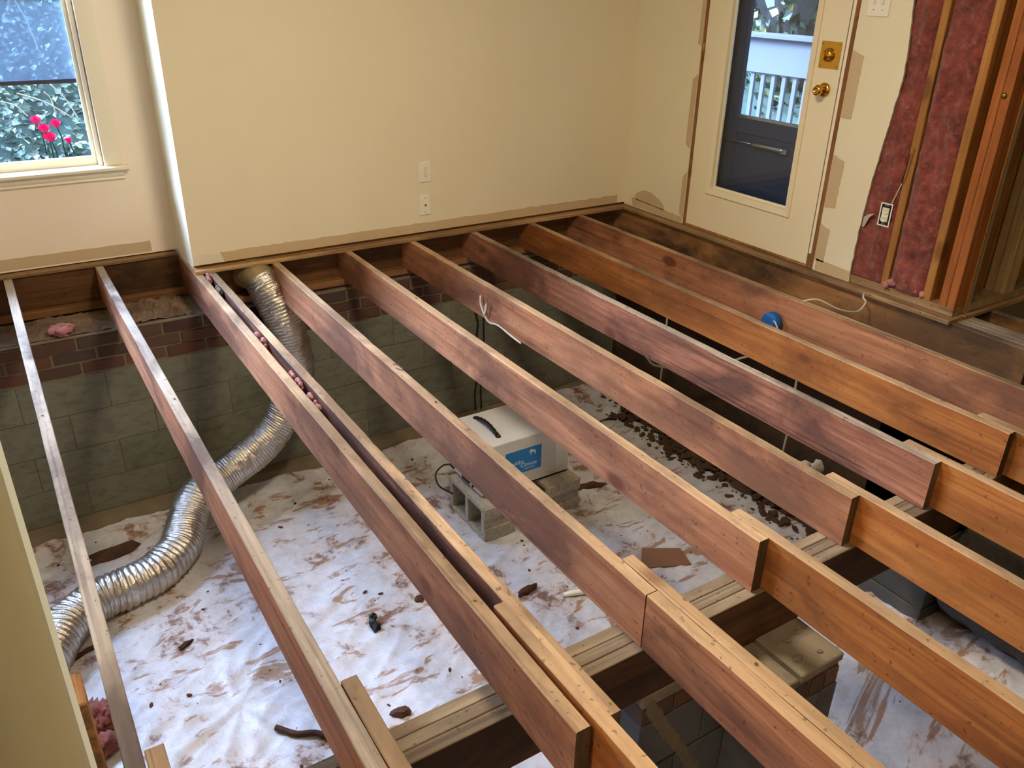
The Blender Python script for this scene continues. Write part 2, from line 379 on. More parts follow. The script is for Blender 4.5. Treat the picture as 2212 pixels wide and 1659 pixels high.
def blob(bm, c, r, sub=2, amp=0.35, fr=18, sq=(1, 1, 1), seed=0):
    g = bmesh.ops.create_icosphere(bm, subdivisions=sub, radius=1)
    for v in g['verts']:
        d = v.co.copy(); k = 1 + amp*noise.noise(d*fr*0.1+Vector((seed, seed*1.7, 3))) + amp*0.5*noise.noise(d*fr*0.3+Vector((seed, 1, seed)))
        v.co = Vector((d.x*sq[0], d.y*sq[1], d.z*sq[2]))*r*k + Vector(c)

H = 0.178      # joist depth
def lumber_y(name, x, y0, y1, z_top=0.0, w=0.038, h=H, slope=0.0, mats=('joist', 'joist_top', 'joist_end'), wob=0.0012, parent=None, chip=True, seed=0, tilt=0.0):
    """a board running along Y: x is its left side at y=0; y0 > y1; origin at its bottom, far end"""
    L = y0-y1; n = max(2, int(L/0.045)); c = 0.0022
    prof = [(0, 0), (w, 0), (w, h-c), (w-c, h), (c, h), (0, h-c)]
    ox, oy, oz = x - slope*y0, y0, z_top-h
    bm = bmesh.new(); rings = []
    for i in range(n+1):
        yy = -L*i/n; ring = []
        for j, (a, b) in enumerate(prof):
            q = Vector((a*9+seed*3.1, (oy+yy)*6+seed, b*9))
            da = noise.noise(q)*wob; db = noise.noise(q+Vector((7, 0, 0)))*wob
            if chip and j in (2, 3, 4, 5):   # worn arrises
                k = max(0, noise.noise(Vector(((oy+yy)*9+seed*5, j // 4*4.3, seed)))-0.25)*0.007
                if j in (2, 3): a -= k*(j == 3); b -= k*(j == 2)
                else: a += k*(j == 4); b -= k*(j == 5)
            ring.append(bm.verts.new((a+da - slope*yy + tilt*b, yy, b+db)))
        rings.append(ring)
    for i in range(n):
        for j in range(6):
            f = bm.faces.new((rings[i][j], rings[i][(j+1) % 6], rings[i+1][(j+1) % 6], rings[i+1][j]))
            f.material_index = 1 if j in (2, 3, 4) else 0
    f = bm.faces.new(rings[0]); f.material_index = 2
    f = bm.faces.new(rings[-1]); f.material_index = 2
    return fin(bm, name, [M[m_] for m_ in mats], parent, (ox, oy, oz))

# ------------------------------------------------------------------ structure: room shell
def wall_with_hole(name, b, hole, axis, mat, parent=None):
    """slab b with a rectangular hole; axis 'X' = wall lies along X, 'Y' = along Y"""
    x0, x1, y0, y1, z0, z1 = b; h0, h1, hz0, hz1 = hole
    bm = bmesh.new()
    if axis == 'X':
        for r in ((x0, h0, z0, z1), (h1, x1, z0, z1), (h0, h1, z0, hz0), (h0, h1, hz1, z1)):
            if r[1]-r[0] > 1e-4 and r[3]-r[2] > 1e-4: addbox(bm, r[0], r[1], y0, y1, r[2], r[3])
    else:
        for r in ((y0, h0, z0, z1), (h1, y1, z0, z1), (h0, h1, z0, hz0), (h0, h1, hz1, z1)):
            if r[1]-r[0] > 1e-4 and r[3]-r[2] > 1e-4: addbox(bm, x0, x1, r[0], r[1], r[2], r[3])
    return fin(bm, name, mat, parent)
ZC = 2.44
wb = struct(box('wall_back', (-2.82, 0.0, 0.0, 0.013, 0.034, ZC), M['wall'], bev=0))
struct(box('wall_back_sheathing', (-2.70, 0.19, 0.105, 0.125, -0.20, ZC+0.1), M['siding'], bev=0))
wr = struct(box('wall_return', (-2.82, -2.807, 0.013, 0.37, 0.01, ZC), M['wall'], bev=0))
ww = struct(wall_with_hole('wall_window', (-5.3, -2.82, 0.37, 0.383, 0.026, ZC), (-5.20, -3.10, 0.50, 2.10), 'X', M['wall_lit']))
struct(wall_with_hole('wall_window_sheathing', (-5.42, -2.7, 0.48, 0.50, -0.25, ZC+0.1), (-5.20, -3.085, 0.49, 2.12), 'X', M['siding']))
# left wall, closed; the daylight comes in through the window wall
struct(box('wall_left', (-5.42, -5.30, -6.6, 0.49, -0.02, ZC), M['wall'], bev=0))
struct(box('wall_rear', (-5.3, 3.3, -6.6, -6.5, -0.02, ZC), M['wall'], bev=0))
struct(box('wall_far_right', (3.2, 3.3, -6.5, -2.2, -0.02, ZC), M['wall'], bev=0))
struct(box('ceiling', (-5.42, 3.3, -6.6, 0.5, ZC, ZC+0.06), M['ceil'], bev=0))
struct(box('floor', (-5.3, 3.2, -6.5, -4.75, 0.0, 0.02), M['strip'], bev=0))
struct(box('floor_right', (1.35, 3.2, -4.75, -2.38, 0.0, 0.02), M['strip'], bev=0))

# right wall: drywall left of the door, drywall right of the door (torn edge), exterior sheathing
DY0, DY1 = -0.575, -1.585          # rough door opening (y)
struct(box('wall_right', (0.0, 0.013, DY0, 0.0, 0.022, ZC), M['wall'], bev=0))
struct(box('wall_right_header', (0.0, 0.013, DY1, DY0, 2.10, ZC), M['wall'], bev=0))
edge = [(-1.815, 0.02), (-1.812, 0.12), (-1.815, 0.285), (-1.821, 0.40), (-1.828, 0.52), (-1.842, 0.66), (-1.857, 0.80), (-1.870, 0.92), (-1.879, 1.01), (-1.876, 1.10), (-1.866, 1.2), (-1.851, 1.33), (-1.84, 1.5), (-1.85, 1.9), (-1.84, ZC)]
fine = []
for (a, b) in zip(edge, edge[1:]):
    for t in range(6):
        q = t/6; y = a[0]+(b[0]-a[0])*q; z = a[1]+(b[1]-a[1])*q; fine.append((y+noise.noise(Vector((z*23, 1, 2)))*0.004, z))
fine.append(edge[-1])
bm = bmesh.new(); poly_prism(bm, [(DY1, 0.02)] + fine + [(DY1, ZC)], 0.0, 0.012, 'YZ')
bm.normal_update()
for f in bm.faces:
    f.material_index = 1 if abs(f.normal.x) < 0.5 and f.calc_center_median().y < -1.75 else 0
struct(fin(bm, 'wall_right_torn', [M['wall'], M['gypsum']]))
struct(wall_with_hole('wall_right_sheathing', (0.104, 0.116, -2.38, 0.13, 0.019, ZC+0.1), (-1.55, -0.60, 0.03, 2.10), 'Y', M['ply']))
struct(wall_with_hole('wall_right_siding', (0.116, 0.136, -2.38, 0.13, 0.019, ZC+0.1), (-1.55, -0.60, 0.03, 2.10), 'Y', M['siding']))
struct(box('wall_corner_sheathing', (0.116, 3.2, -2.275, -2.262, 0.02, ZC), M['ply'], bev=0))
struct(box('wall_corner_siding', (0.136, 3.3, -2.262, -2.245, -0.25, ZC+0.1), M['siding'], bev=0))

# irregular unpainted patches where trim was removed (thin skins of bare board on the drywall)
def patch(name, outline, wallaxis, pos, mat, parent, jag=0.004, seed=0, th=0.0012):
    pl_ = parent.location
    pts = []
    n = len(outline)
    for i in range(n):
        a, b = outline[i], outline[(i+1) % n]; L = math.hypot(b[0]-a[0], b[1]-a[1]); k = max(1, int(L/0.012))
        for t in range(k):
            q = t/k; x = a[0]+(b[0]-a[0])*q; z = a[1]+(b[1]-a[1])*q
            e = jag if (i % n) in jagset else 0
            pts.append((x+noise.noise(Vector((z*60, x*60, seed)))*e, z+noise.noise(Vector((x*26, z*26, seed+5)))*e*1.6))
    bm = bmesh.new()
    poly_prism(bm, pts, pos, pos-th, 'XZ' if wallaxis == 'X' else 'YZ')
    return fin(bm, name, mat, parent, (-pl_.x, -pl_.y, -pl_.z))
jagset = {2}
patch('unpainted_band', [(-2.66, 0.0345), (-0.062, 0.0345), (-0.062, 0.088), (-2.68, 0.088)], 'X', 0, M['bare'], wb, 0.004, 3)
jagset = {0, 1, 2, 3}
patch('plaster_patch', [(-2.815, 0.036), (-2.66, 0.036), (-2.685, 0.085), (-2.815, 0.09)], 'X', 0, M['plaster'], wb, 0.003, 9)
jagset = {2}
patch('unpainted_band', [(-5.2, 0.0345), (-2.95, 0.0345), (-2.95, 0.092), (-5.2, 0.092)], 'X', 0.37, M['bare'], ww, 0.002, 4)
WR = bpy.data.objects['wall_right']; WT = bpy.data.objects['wall_right_torn']
jagset = {1, 2}
patch('unpainted_band', [(-0.565, 0.024), (-0.09, 0.03), (-0.075, 0.082), (-0.565, 0.062)], 'Y', 0, M['bare'], WR, 0.004, 6)
jagset = set(range(20))
patch('torn_paper_patch', [(-0.12, 0.075), (-0.40, 0.066), (-0.385, 0.10), (-0.33, 0.128), (-0.26, 0.150), (-0.19, 0.152), (-0.13, 0.125), (-0.10, 0.10)], 'Y', 0, M['bare'], WR, 0.003, 8)
for (ya, yb, za, zb, s) in ((-0.572, -0.535, 0.06, 0.34, 1), (-0.572, -0.53, 0.48, 0.90, 2), (-0.572, -0.545, 1.05, 1.4, 3)):
    patch('bare_strip', [(ya, za), (yb, za+0.02), (yb-0.004, zb-0.03), (ya, zb)], 'Y', 0, M['bare'], WR, 0.004, s)
for (ya, yb, za, zb, s) in ((-1.586, -1.645, 0.075, 0.27, 1), (-1.586, -1.655, 0.36, 0.62, 2), (-1.586, -1.650, 0.80, 1.11, 3)):
    patch('bare_strip', [(ya, za), (yb, za), (yb-0.004, zb-0.02), (ya, zb)], 'Y', 0, M['bare'], WT, 0.004, s)
patch('bare_strip', [(-1.60, 0.022), (-1.812, 0.022), (-1.812, 0.075), (-1.60, 0.085)], 'Y', 0, M['bare'], WT, 0.003, 12)

# plates and subfloor edge strips
def pl(name, b, m): return struct(box(name, b, M[m], bev=0.002))
pl('sole_plate_back', (-2.815, 0.0, 0.012, 0.101, 0.0195, 0.057), 'sill')
pl('sole_plate_window', (-5.3, -2.83, 0.383, 0.472, 0.0195, 0.057), 'sill')
pl('sole_plate_right', (0.013, 0.102, DY0, -0.0, 0.0195, 0.057), 'strip_y')
struct(box('rim_siding', (0.182, 0.2, -2.25, 0.13, -0.18, 0.02), M['siding'], bev=0))
pl('sole_plate_right', (0.013, 0.102, -2.375, DY1, 0.0195, 0.057), 'strip_y')
pl('sole_plate_corner', (0.104, 1.5, -2.372, -2.277, 0.0195, 0.057), 'stud_pale')
def strip(name, b, m, axis):
    x0, x1, y0, y1, z0, z1 = b; bm = bmesh.new()
    L = (x1-x0) if axis == 'X' else (y1-y0); n = int(L/0.05)+1; rows = []
    for i in range(n+1):
        t = i/n; r = []
        for (d, z) in ((1, z0), (0, z0), (0, z0+0.006), (0, z1-0.003), (0.003, z1), (1, z1)):
            j = noise.noise(Vector((t*L*9, z*90, 4)))*0.0022 + noise.noise(Vector((t*L*40, z*90, 4)))*0.0008
            if axis == 'X':
                x = x0+L*t; y = y0 + (y1-y0)*d + (j if d < 1 else 0) + (0.003*(d == 0.003))
                r.append(bm.verts.new((x-x0, y-y0, z-z0)))
            else:
                y = y0+L*t; x = x0 + (x1-x0)*d + (j if d < 1 else 0) + (0.003*(d == 0.003))
                r.append(bm.verts.new((x-x0, y-y0, z-z0)))
        rows.append(r)
    for i in range(n):
        for j in range(6): bm.faces.new((rows[i][j], rows[i][(j+1) % 6], rows[i+1][(j+1) % 6], rows[i+1][j]))
    bm.faces.new(rows[0]); bm.faces.new(rows[-1])
    return struct(fin(bm, name, M[m], None, (x0, y0, z0)))
strip('subfloor_strip_back', (-2.825, -0.047, -0.047, 0.118, 0.0005, 0.0185), 'strip', 'X')
strip('subfloor_strip_window', (-5.3, -2.83, 0.338, 0.472, 0.0005, 0.0185), 'strip', 'X')
strip('subfloor_strip_right', (-0.047, 0.104, -2.40, 0.118, 0.0005, 0.0185), 'strip_y', 'Y')
strip('subfloor_strip_corner', (0.106, 1.5, -2.40, -2.277, 0.0005, 0.0185), 'strip', 'X')

# foundation ------------------------------------------------------------
fb = struct(box('wall_foundation_back', (-5.3, 0.2, 0.006, 0.50, -1.36, -0.243), M['mortar'], bev=0))
HOLE = (-2.57, -2.415, -0.43, -0.242)
bm = bmesh.new(); addbox(bm, 0, 1, 0, 1, 0, 1, 0.03); brick_me = bpy.data.meshes.new('brick'); bm.to_mesh(brick_me); bm.free(); brick_me.materials.append(M['brick'])
bm = bmesh.new(); addbox(bm, 0, 1, 0, 1, 0, 1, 0.006); block_me = bpy.data.meshes.new('block'); bm.to_mesh(block_me); bm.free(); block_me.materials.append(M['block'])
def unit(name, me, parent, x, y, z, sx, sy, sz, off=(0, 0, 0), rz=0.0):
    o = bpy.data.objects.new(name, me); o.location = (x-off[0], y-off[1], z-off[2]); o.scale = (sx, sy, sz); o.rotation_euler = (0, 0, rz)
    o.parent = parent; C.objects.link(o); return o
fbl = fb.location
BH, BL, MJ = 0.0535, 0.190, 0.0123
for r in range(3):
    z = -0.2425 - (r+1)*(BH+MJ) + MJ
    x = -5.26 + (0.1 if r % 2 else 0.02)
    while x < -0.01:
        L = min(BL, -0.004-x)
        a, b = x, x+L
        if b > HOLE[0] and a < HOLE[1] and r < 3:
            if a < HOLE[0] - 0.03: L = HOLE[0]-a
            elif b > HOLE[1] + 0.03: x2 = HOLE[1]; L = b-x2; a = x2
            else: x += BL+MJ; continue
        if L > 0.03: unit('brick', brick_me, fb, a, R_.uniform(-0.006, 0.002), z+R_.uniform(-0.002, 0.002), L, 0.09, BH, fbl, R_.uniform(-0.006, 0.006))
        x += BL+MJ
CB = -0.2425 - 3*(BH+MJ)
for r in range(4):
    z = CB - (r+1)*0.2; x = -5.3 + (0.2 if r % 2 else 0.0) - 0.03
    while x < -0.01:
        L = min(0.3965, -0.004-x)
        if L > 0.04: unit('block', block_me, fb, x, 0.003+R_.uniform(-0.002, 0.001), z, L, 0.19, 0.1965, fbl)
        x += 0.4
bm = bmesh.new()
nx = 90; rows = []
for i in range(nx+1):
    x = -5.3+5.3*i/nx; j = noise.noise(Vector((x*2, 0, 0)))*0.02; j2 = noise.noise(Vector((x*5, 3, 0)))*0.012
    rows.append([bm.verts.new((x, 0.01, -1.245+j2)), bm.verts.new((x, -0.05+j, -1.255+j2)), bm.verts.new((x, -0.075+j, -1.29)), bm.verts.new((x, -0.085+j, -1.37)), bm.verts.new((x, 0.01, -1.37))])
for i in range(nx):
    for j in range(5): bm.faces.new((rows[i][j], rows[i][(j+1) % 5], rows[i+1][(j+1) % 5], rows[i+1][j]))
struct(fin(bm, 'trim_footing', M['mortar']))
# flat dark plate: the shade inside the opening behind the duct, painted
box('vent_shade_plate', (HOLE[0], HOLE[1], -0.0005, 0.004, HOLE[2], HOLE[3]), M['hole_shade'], fb, 0, tuple(fbl))
fr_ = struct(box('wall_foundation_right', (0.0, 0.21, -2.36, 0.006, -1.36, -0.181), M['found_right'], bev=0))
struct(box('wall_foundation_corner', (0.0, 3.3, -2.36, -2.17, -1.36, -0.215), M['found_right'], bev=0))
struct(box('wall_foundation_left', (-5.42, -5.30, -6.6, 0.5, -1.4, -0.02), M['block'], bev=0))
struct(box('wall_foundation_rear', (-5.3, 3.3, -6.6, -6.5, -1.4, -0.02), M['block'], bev=0))
struct(box('wall_foundation_far_right', (3.2, 3.3, -6.5, -2.36, -1.4, -0.02), M['block'], bev=0))
# rims and sills
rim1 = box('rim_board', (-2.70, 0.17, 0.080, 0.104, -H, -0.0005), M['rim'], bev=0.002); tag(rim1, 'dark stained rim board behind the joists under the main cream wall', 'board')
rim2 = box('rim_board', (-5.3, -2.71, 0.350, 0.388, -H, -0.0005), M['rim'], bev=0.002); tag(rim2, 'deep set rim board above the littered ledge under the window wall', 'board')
s1 = box('sill_plate', (-2.70, 0.14, 0.018, 0.104, -0.2145, -H-0.0005), M['sill'], bev=0.003); tag(s1, 'orange brown sill plate on the bricks under the main wall joists', 'board')
s2 = box('sill_plate', (-5.3, -2.71, 0.300, 0.388, -0.2145, -H-0.0005), M['sill'], bev=0.003); tag(s2, 'sill plate at the back of the ledge under the window wall', 'board')
struct(box('mortar_bed', (-5.3, -0.0, 0.002, 0.4, -0.243, -0.2285), M['mortar'], bev=0.004))
struct(box('rim_return', (-2.725, -2.702, 0.106, 0.349, -0.20, -0.0005), M['rim_y'], bev=0.001))
# debris heap on the ledge, left bay
def heap(name, x0, x1, y0, y1, z, amp, label, mat, seed, res=0.012, slopez=0.0):
    bm = bmesh.new(); nx = int((x1-x0)/res); ny = int((y1-y0)/res); g = []
    for i in range(nx+1):
        r = []
        for j in range(ny+1):
            x = (x1-x0)*i/nx; y = (y1-y0)*j/ny
            h = amp*(0.35 + 0.6*noise.fractal(Vector(((x+x0)*14, (y+y0)*14, seed)), 0.9, 2.1, 5)) + amp*0.7*max(0, noise.noise(Vector(((x+x0)*55, (y+y0)*55, seed))))
            e = min(1, 8*min(i/nx, 1-i/nx), 5*min(j/ny+0.08, 1-j/ny+0.2)); h = max(h*e, -0.006)
            r.append(bm.verts.new((x, y, h + slopez*(j/ny))))
        g.append(r)
    for i in range(nx):
        for j in range(ny): bm.faces.new((g[i][j], g[i+1][j], g[i+1][j+1], g[i][j+1]))
    o = fin(bm, name, mat, None, (x0, y0, z)); tag(o, label, 'debris', None, 'stuff'); return o
heap('debris_pile', -3.20, -2.84, 0.02, 0.30, -0.226, 0.040, 'dry leaves, twigs and crumbled mortar on the brick ledge beside the paired joists', M['debris'], 1)
heap('debris_pile', -3.62, -3.25, 0.015, 0.30, -0.227, 0.022, 'crumbs and dust on the brick ledge below the window wall', M['debris'], 2)
heap('debris_pile', -4.3, -3.67, 0.015, 0.30, -0.227, 0.020, 'brown dust on the brick ledge at the far left edge', M['debris'], 3)
heap('debris_pile', -2.38, -0.05, 0.006, 0.020, -0.2295, 0.010, 'grit along the top of the bricks under the main wall', M['debris'], 4, 0.007)

# ------------------------------------------------------------------ crawlspace ground
def sm(t):
    t = max(0.0, min(1.0, t)); return t*t*(3-2*t)
def rise(x, y): return 0.60*sm((x+1.55)/0.5)*sm((-2.40-y)/0.55)
def ground_h(x, y):
    v = Vector((x, y, 0))
    wv = noise.fractal(Vector((x*1.3, y*1.3, 0)), 1.0, 2.0, 3)*0.022
    # wrinkles running roughly left-low to right-high
    u = x*0.83 + y*0.55; t = -x*0.55 + y*0.83
    q = 1-abs(noise.noise(Vector((u*1.6+1, t*6.5, 2))))*2
    q2 = 1-abs(noise.noise(Vector((u*3.3, t*14, 7))))*2
    h = wv + 0.013*max(0, q)**3 + 0.006*max(0, q2)**3 + 0.003*noise.noise(Vector((x*19, y*19, 4)))
    # radiating folds where the plastic is pinched
    dx, dy = x+3.22, y+1.62; rr = math.hypot(dx, dy)
    if rr < 0.7: h += 0.022*math.exp(-rr*3.5)*max(0, math.sin(math.atan2(dy, dx)*9+2*noise.noise(v*3)))**2 * min(1, rr*9)
    h += rise(x, y)
    if y > -0.22: h += max(0, (y+0.22))*0.35*(0.7+0.6*noise.noise(Vector((x*3, 9, 0))))
    return h
def grid(name, x0, x1, y0, y1, z, res, hf, mat):
    nx = int((x1-x0)/res); ny = int((y1-y0)/res)
    vs = [(x0+(x1-x0)*i/nx, y0+(y1-y0)*j/ny, 0) for i in range(nx+1) for j in range(ny+1)]
    vs = [(x-x0, y-y0, hf(x, y)) for x, y, _ in vs]
    fs = [(i*(ny+1)+j, (i+1)*(ny+1)+j, (i+1)*(ny+1)+j+1, i*(ny+1)+j+1) for i in range(nx) for j in range(ny)]
    me = bpy.data.meshes.new(name); me.from_pydata(vs, [], fs)
    for p in me.polygons: p.use_smooth = True
    return link(name, me, mat, None, (x0, y0, z))
GZ = -1.335
gs = struct(grid('crawlspace_soil', -5.3, 3.2, -6.5, 0.0, GZ-0.05, 0.06, lambda x, y: 0.05*noise.noise(Vector((x*2, y*2, 0))) + (0.09+0.12*noise.noise(Vector((x*3, y*3, 2))))*max(0, min(1, (x+0.40)/0.3)) + rise(x, y)*(0.97 if x < -0.5 else 1.08), M['soil']))
def sheet_edge(x, y):
    e = -0.22 + 0.10*noise.noise(Vector((y*1.7, 0, 0)))
    h = ground_h(x, y)
    if x > e: h -= (x-e)*0.9
    return h
sh = grid('plastic_sheet', -5.25, -0.02, -4.9, -0.03, GZ, 0.0155, sheet_edge, M['sheet'])
tag(sh, 'wrinkled white plastic ground sheet smeared with brown mud under the joists', 'plastic sheet')
# a raised flap of the sheet by the far wall
bm = bmesh.new(); g = []
for i in range(19):
    r = []
    for j in range(13):
        a, b = i/18, j/12
        r.append(bm.verts.new((0.72*a, -0.40*b + 0.05*a, 0.115*(1-b)**1.4*(1-0.6*a) + 0.02*noise.noise(Vector((a*4, b*6, 1))) + 0.01)))
    g.append(r)
for i in range(18):
    for j in range(12): bm.faces.new((g[i][j], g[i+1][j], g[i+1][j+1], g[i][j+1]))
o = fin(bm, 'plastic_flap', M['sheet'], None, (-0.86, -0.10, GZ+0.02), True); tag(o, 'lifted corner of clear white plastic against the far block wall', 'plastic sheet')

# ------------------------------------------------------------------ joists
JN = dict(A=(-3.6603, 0.0), B=(-3.2428, -0.0008), C=(-2.8271, -0.0035), D=(-2.4276, -0.0022), E=(-2.0172, 0.0), F=(-1.6197, 0.0022), G=(-1.2120, 0.0008), H=(-0.7928, -0.0015), I=(-0.4091, 0.0008))
def sx(k, y): return JN[k][0] - JN[k][1]*y*-1*-1
# direction of slope: x = x0 + s*|y|
def far_joist(k, y0, y1, label, mats, seed, group='far row of floor joists'):
    x0, s = JN[k]
    x0, s = x0, {'A': .0027, 'B': -.0012, 'C': -.0042, 'D': -.0025, 'E': -.0006, 'F': .0025, 'G': .001, 'H': -.0017, 'I': .0009}[k]
    o = lumber_y('floor_joist', x0, y0, y1, slope=s, mats=mats, seed=seed); tag(o, label, 'joist', group); return o
T1, T2 = ('joist', 'joist_top', 'joist_end'), ('joist_dark', 'joist_top_grey', 'joist_end')
T3 = ('joist_orange', 'joist_top', 'joist_end')
far_joist('A', 0.345, -4.70, 'far left floor joist seen from straight above, crossing over the foil duct', ('joist_dark', 'joist_top_grey', 'joist_end'), 1)
far_joist('B', 0.345, -4.70, 'second floor joist from the left, grey topped, left of the close pair', ('joist', 'joist_top_grey', 'joist_end'), 2)
far_joist('C', 0.345, -3.361, 'left joist of the close pair, running out from under the corner of the main wall', ('joist', 'joist_top', 'joist_end'), 3)
o = lumber_y('floor_joist', -2.7615, 0.078, -3.362, slope=0.0008, mats=('joist_dark', 'joist_top', 'joist_end'), seed=4, w=0.037); tag(o, 'right joist of the close pair, with bits of pink insulation in the gap beside it', 'joist', 'far row of floor joists')
far_joist('D', 0.078, -3.105, 'pinkish floor joist starting just right of the foil duct, over the white air cleaner', T1, 5)
far_joist('E', 0.078, -3.100, 'second joist right of the foil duct, ending square on the girder beside the brick pier', T1, 6)
far_joist('F', 0.078, -3.092, 'third joist right of the foil duct, with a white cable peeling off its near face', T1, 7)
far_joist('G', 0.078, -3.102, 'darker reddish weathered joist with long grain cracks, fourth right of the foil duct', T2, 8)
far_joist('H', 0.078, -3.116, 'honey coloured joist with a dark knot, just in front of the blue junction box', T3, 9)
far_joist('I', 0.078, -4.70, 'rearmost full joist, with the blue box fixed to its side, parallel to the door wall', T1, 10)
eb = empty('edge_beam', (-0.012, 0.078, -H)); tag(eb, 'dirty built up edge beam directly below the door wall, running past the open corner', 'beam')
for i in range(4):
    o = lumber_y('ply', -0.012+i*0.0425, 0.0785, -2.76, w=0.0415, mats=('rim_y', 'joist_top_grey', 'joist_end'), seed=11+i*7, parent=eb); o.location = (i*0.0425, 0, 0)
o = lumber_y('floor_joist', 0.306, -2.16, -4.70, mats=('rim_y', 'joist_top_grey', 'joist_end'), seed=12); tag(o, 'short glimpse of a joist past the open wall corner at the right edge', 'joist', 'far row of floor joists')
NG = 'near row of floor joists lapped on the girder'
def near(x, ys, label, mats, seed, ye=-4.70, slope=0.0, w=0.038):
    o = lumber_y('floor_joist', x, ys, ye, slope=slope, mats=mats, seed=seed, w=w); tag(o, label, 'joist', NG); return o
near(-3.6105, -2.945, 'stub of a lapped joist beside the far left joist at the bottom edge', T3, 21)
near(-3.2055, -2.975, 'short orange lapped joist with rounded end beside the second joist from the left', T3, 22)
near(-2.801, -2.94, 'lapped joist squeezed between the close pair and running on to the bottom edge', T3, 23, slope=0.004)
near(-2.4350, -3.108, 'joist butted end to end with the pinkish joist over the brick pier', T1, 24)
near(-2.3955, -2.96, 'sister joist starting on the far side of the pinkish joist, nail scarred top', T3, 25)
near(-1.9800, -2.953, 'bright orange lapped joist to the right of the brick pier', T3, 26)
near(-1.5745, -2.962, 'dark orange lapped joist with rounded end, third from the right edge', T3, 27)
near(-1.1725, -2.958, 'lapped joist with rounded end and black grain crack, second from the right edge', T3, 28)
near(-0.7590, -2.974, 'lapped joist at the right edge with only its first foot visible', T3, 29)

# girder: three plies
gd = empty('girder', (-2.3, -3.06, -H-0.002-0.185)); tag(gd, 'built up wooden girder of three planks running under the joists from lower left to right', 'beam')
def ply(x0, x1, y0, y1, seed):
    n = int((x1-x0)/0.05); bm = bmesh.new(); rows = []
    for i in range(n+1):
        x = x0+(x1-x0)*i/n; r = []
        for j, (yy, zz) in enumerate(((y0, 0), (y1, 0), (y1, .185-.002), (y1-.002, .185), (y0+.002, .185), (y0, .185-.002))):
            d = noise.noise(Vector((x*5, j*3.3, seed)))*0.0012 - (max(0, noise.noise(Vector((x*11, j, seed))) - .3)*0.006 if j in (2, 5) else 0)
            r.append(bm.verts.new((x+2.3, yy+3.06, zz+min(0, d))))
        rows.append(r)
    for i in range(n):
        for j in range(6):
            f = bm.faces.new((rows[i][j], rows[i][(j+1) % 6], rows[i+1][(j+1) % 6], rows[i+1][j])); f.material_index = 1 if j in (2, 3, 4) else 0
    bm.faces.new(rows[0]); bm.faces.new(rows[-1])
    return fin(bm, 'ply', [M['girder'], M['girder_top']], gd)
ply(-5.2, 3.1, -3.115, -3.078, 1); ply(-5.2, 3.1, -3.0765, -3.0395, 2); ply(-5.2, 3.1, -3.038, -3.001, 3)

# piers
def pier(x0, x1, label, split, yl):
    y0, y1 = -3.29, -2.86; zt = -H-0.002-0.186
    p = empty('pier', ((x0+x1)/2, (y0+y1)/2, GZ-0.04)); tag(p, label, 'pier'); off = tuple(p.location)
    def im(name, b, m, bev=0.003): return box(name, b, M[m], p, bev, off)
    box('mortar_core', (x0+0.008, split, yl+0.008, y1-0.008, GZ-0.04, zt-0.01), M['mortar'], p, 0, off)
    box('mortar_core', (split-0.07, x1-0.008, y0+0.008, y1-0.008, GZ-0.04, zt-0.03), M['mortar'], p, 0, off)
    im('cap_block', (split+0.003, x1, y0, y1, zt-0.030, zt), 'capstone', 0.004)
    im('cap_block', (split-0.072, split-0.003, y0+0.004, y1, zt-0.045, zt-0.012), 'capstone', 0.004)
    im('cap_block', (x0, split-0.076, yl, y1, zt-0.045, zt-0.0), 'capstone', 0.002)
    for (a0, a1, yf, n) in ((x0, split-0.076, yl, 3), (split-0.072, x1, y0, 4)):
        wdt = (a1-a0)/n
        for i in range(n):
            im('brick', (a0+i*wdt+0.004, a0+(i+1)*wdt-0.004, yf+R_.uniform(-0.003, 0.004), yf+0.19, zt-0.112, zt-0.049), 'brick', 0.004)
        z = zt-0.118; r = 0
        while z > GZ:
            zb = max(z-0.19, GZ-0.03); m_ = a0+(a1-a0)*(0.42 if r % 2 else 0.7)
            for a, b in ((a0, m_-0.002), (m_+0.002, a1)): im('block', (a, b, yf, y1, zb+0.002, z), 'pier', 0.002)
            z -= 0.2; r += 1
    bm = bmesh.new()
    for k in range(30):
        t = k/29; xx = x0+0.03+0.24*t+0.02*noise.noise(Vector((k, 0, 0))); zz = zt-0.05-0.42*t
        blob(bm, (xx-off[0], yl-0.0005-off[1], zz-off[2]), 0.022, 1, 0.5, 20, (1, 0.12, 1.3), k)
    fin(bm, 'mortar_smear', M['mortar'], p)
pier(-2.412, -1.789, 'block pier with brick course and pale cap under the girder, near lower right', -1.975, -3.118)
pier(-1.05, -0.43, 'shadowed block pier under the right part of the girder', -0.70, -3.118)
# little mortar lumps on the cap
zt = -H-0.188
for i, (x, y, s, wh) in enumerate(((-1.93, -3.235, .014, 'largest'), (-1.90, -3.17, .010, 'left back'), (-1.85, -3.25, .009, 'front right'), (-1.845, -3.16, .009, 'back right'))):
    bm = bmesh.new(); blob(bm, (0, 0, s*0.3), s, 1, 0.5, 20, (1.4, 1, 0.45), i); o = fin(bm, 'mortar_crumb', M['capstone'], None, (x, y, zt)); tag(o, wh+' pale mortar crumb on the pier cap', 'crumb', 'mortar crumbs on the pier cap')

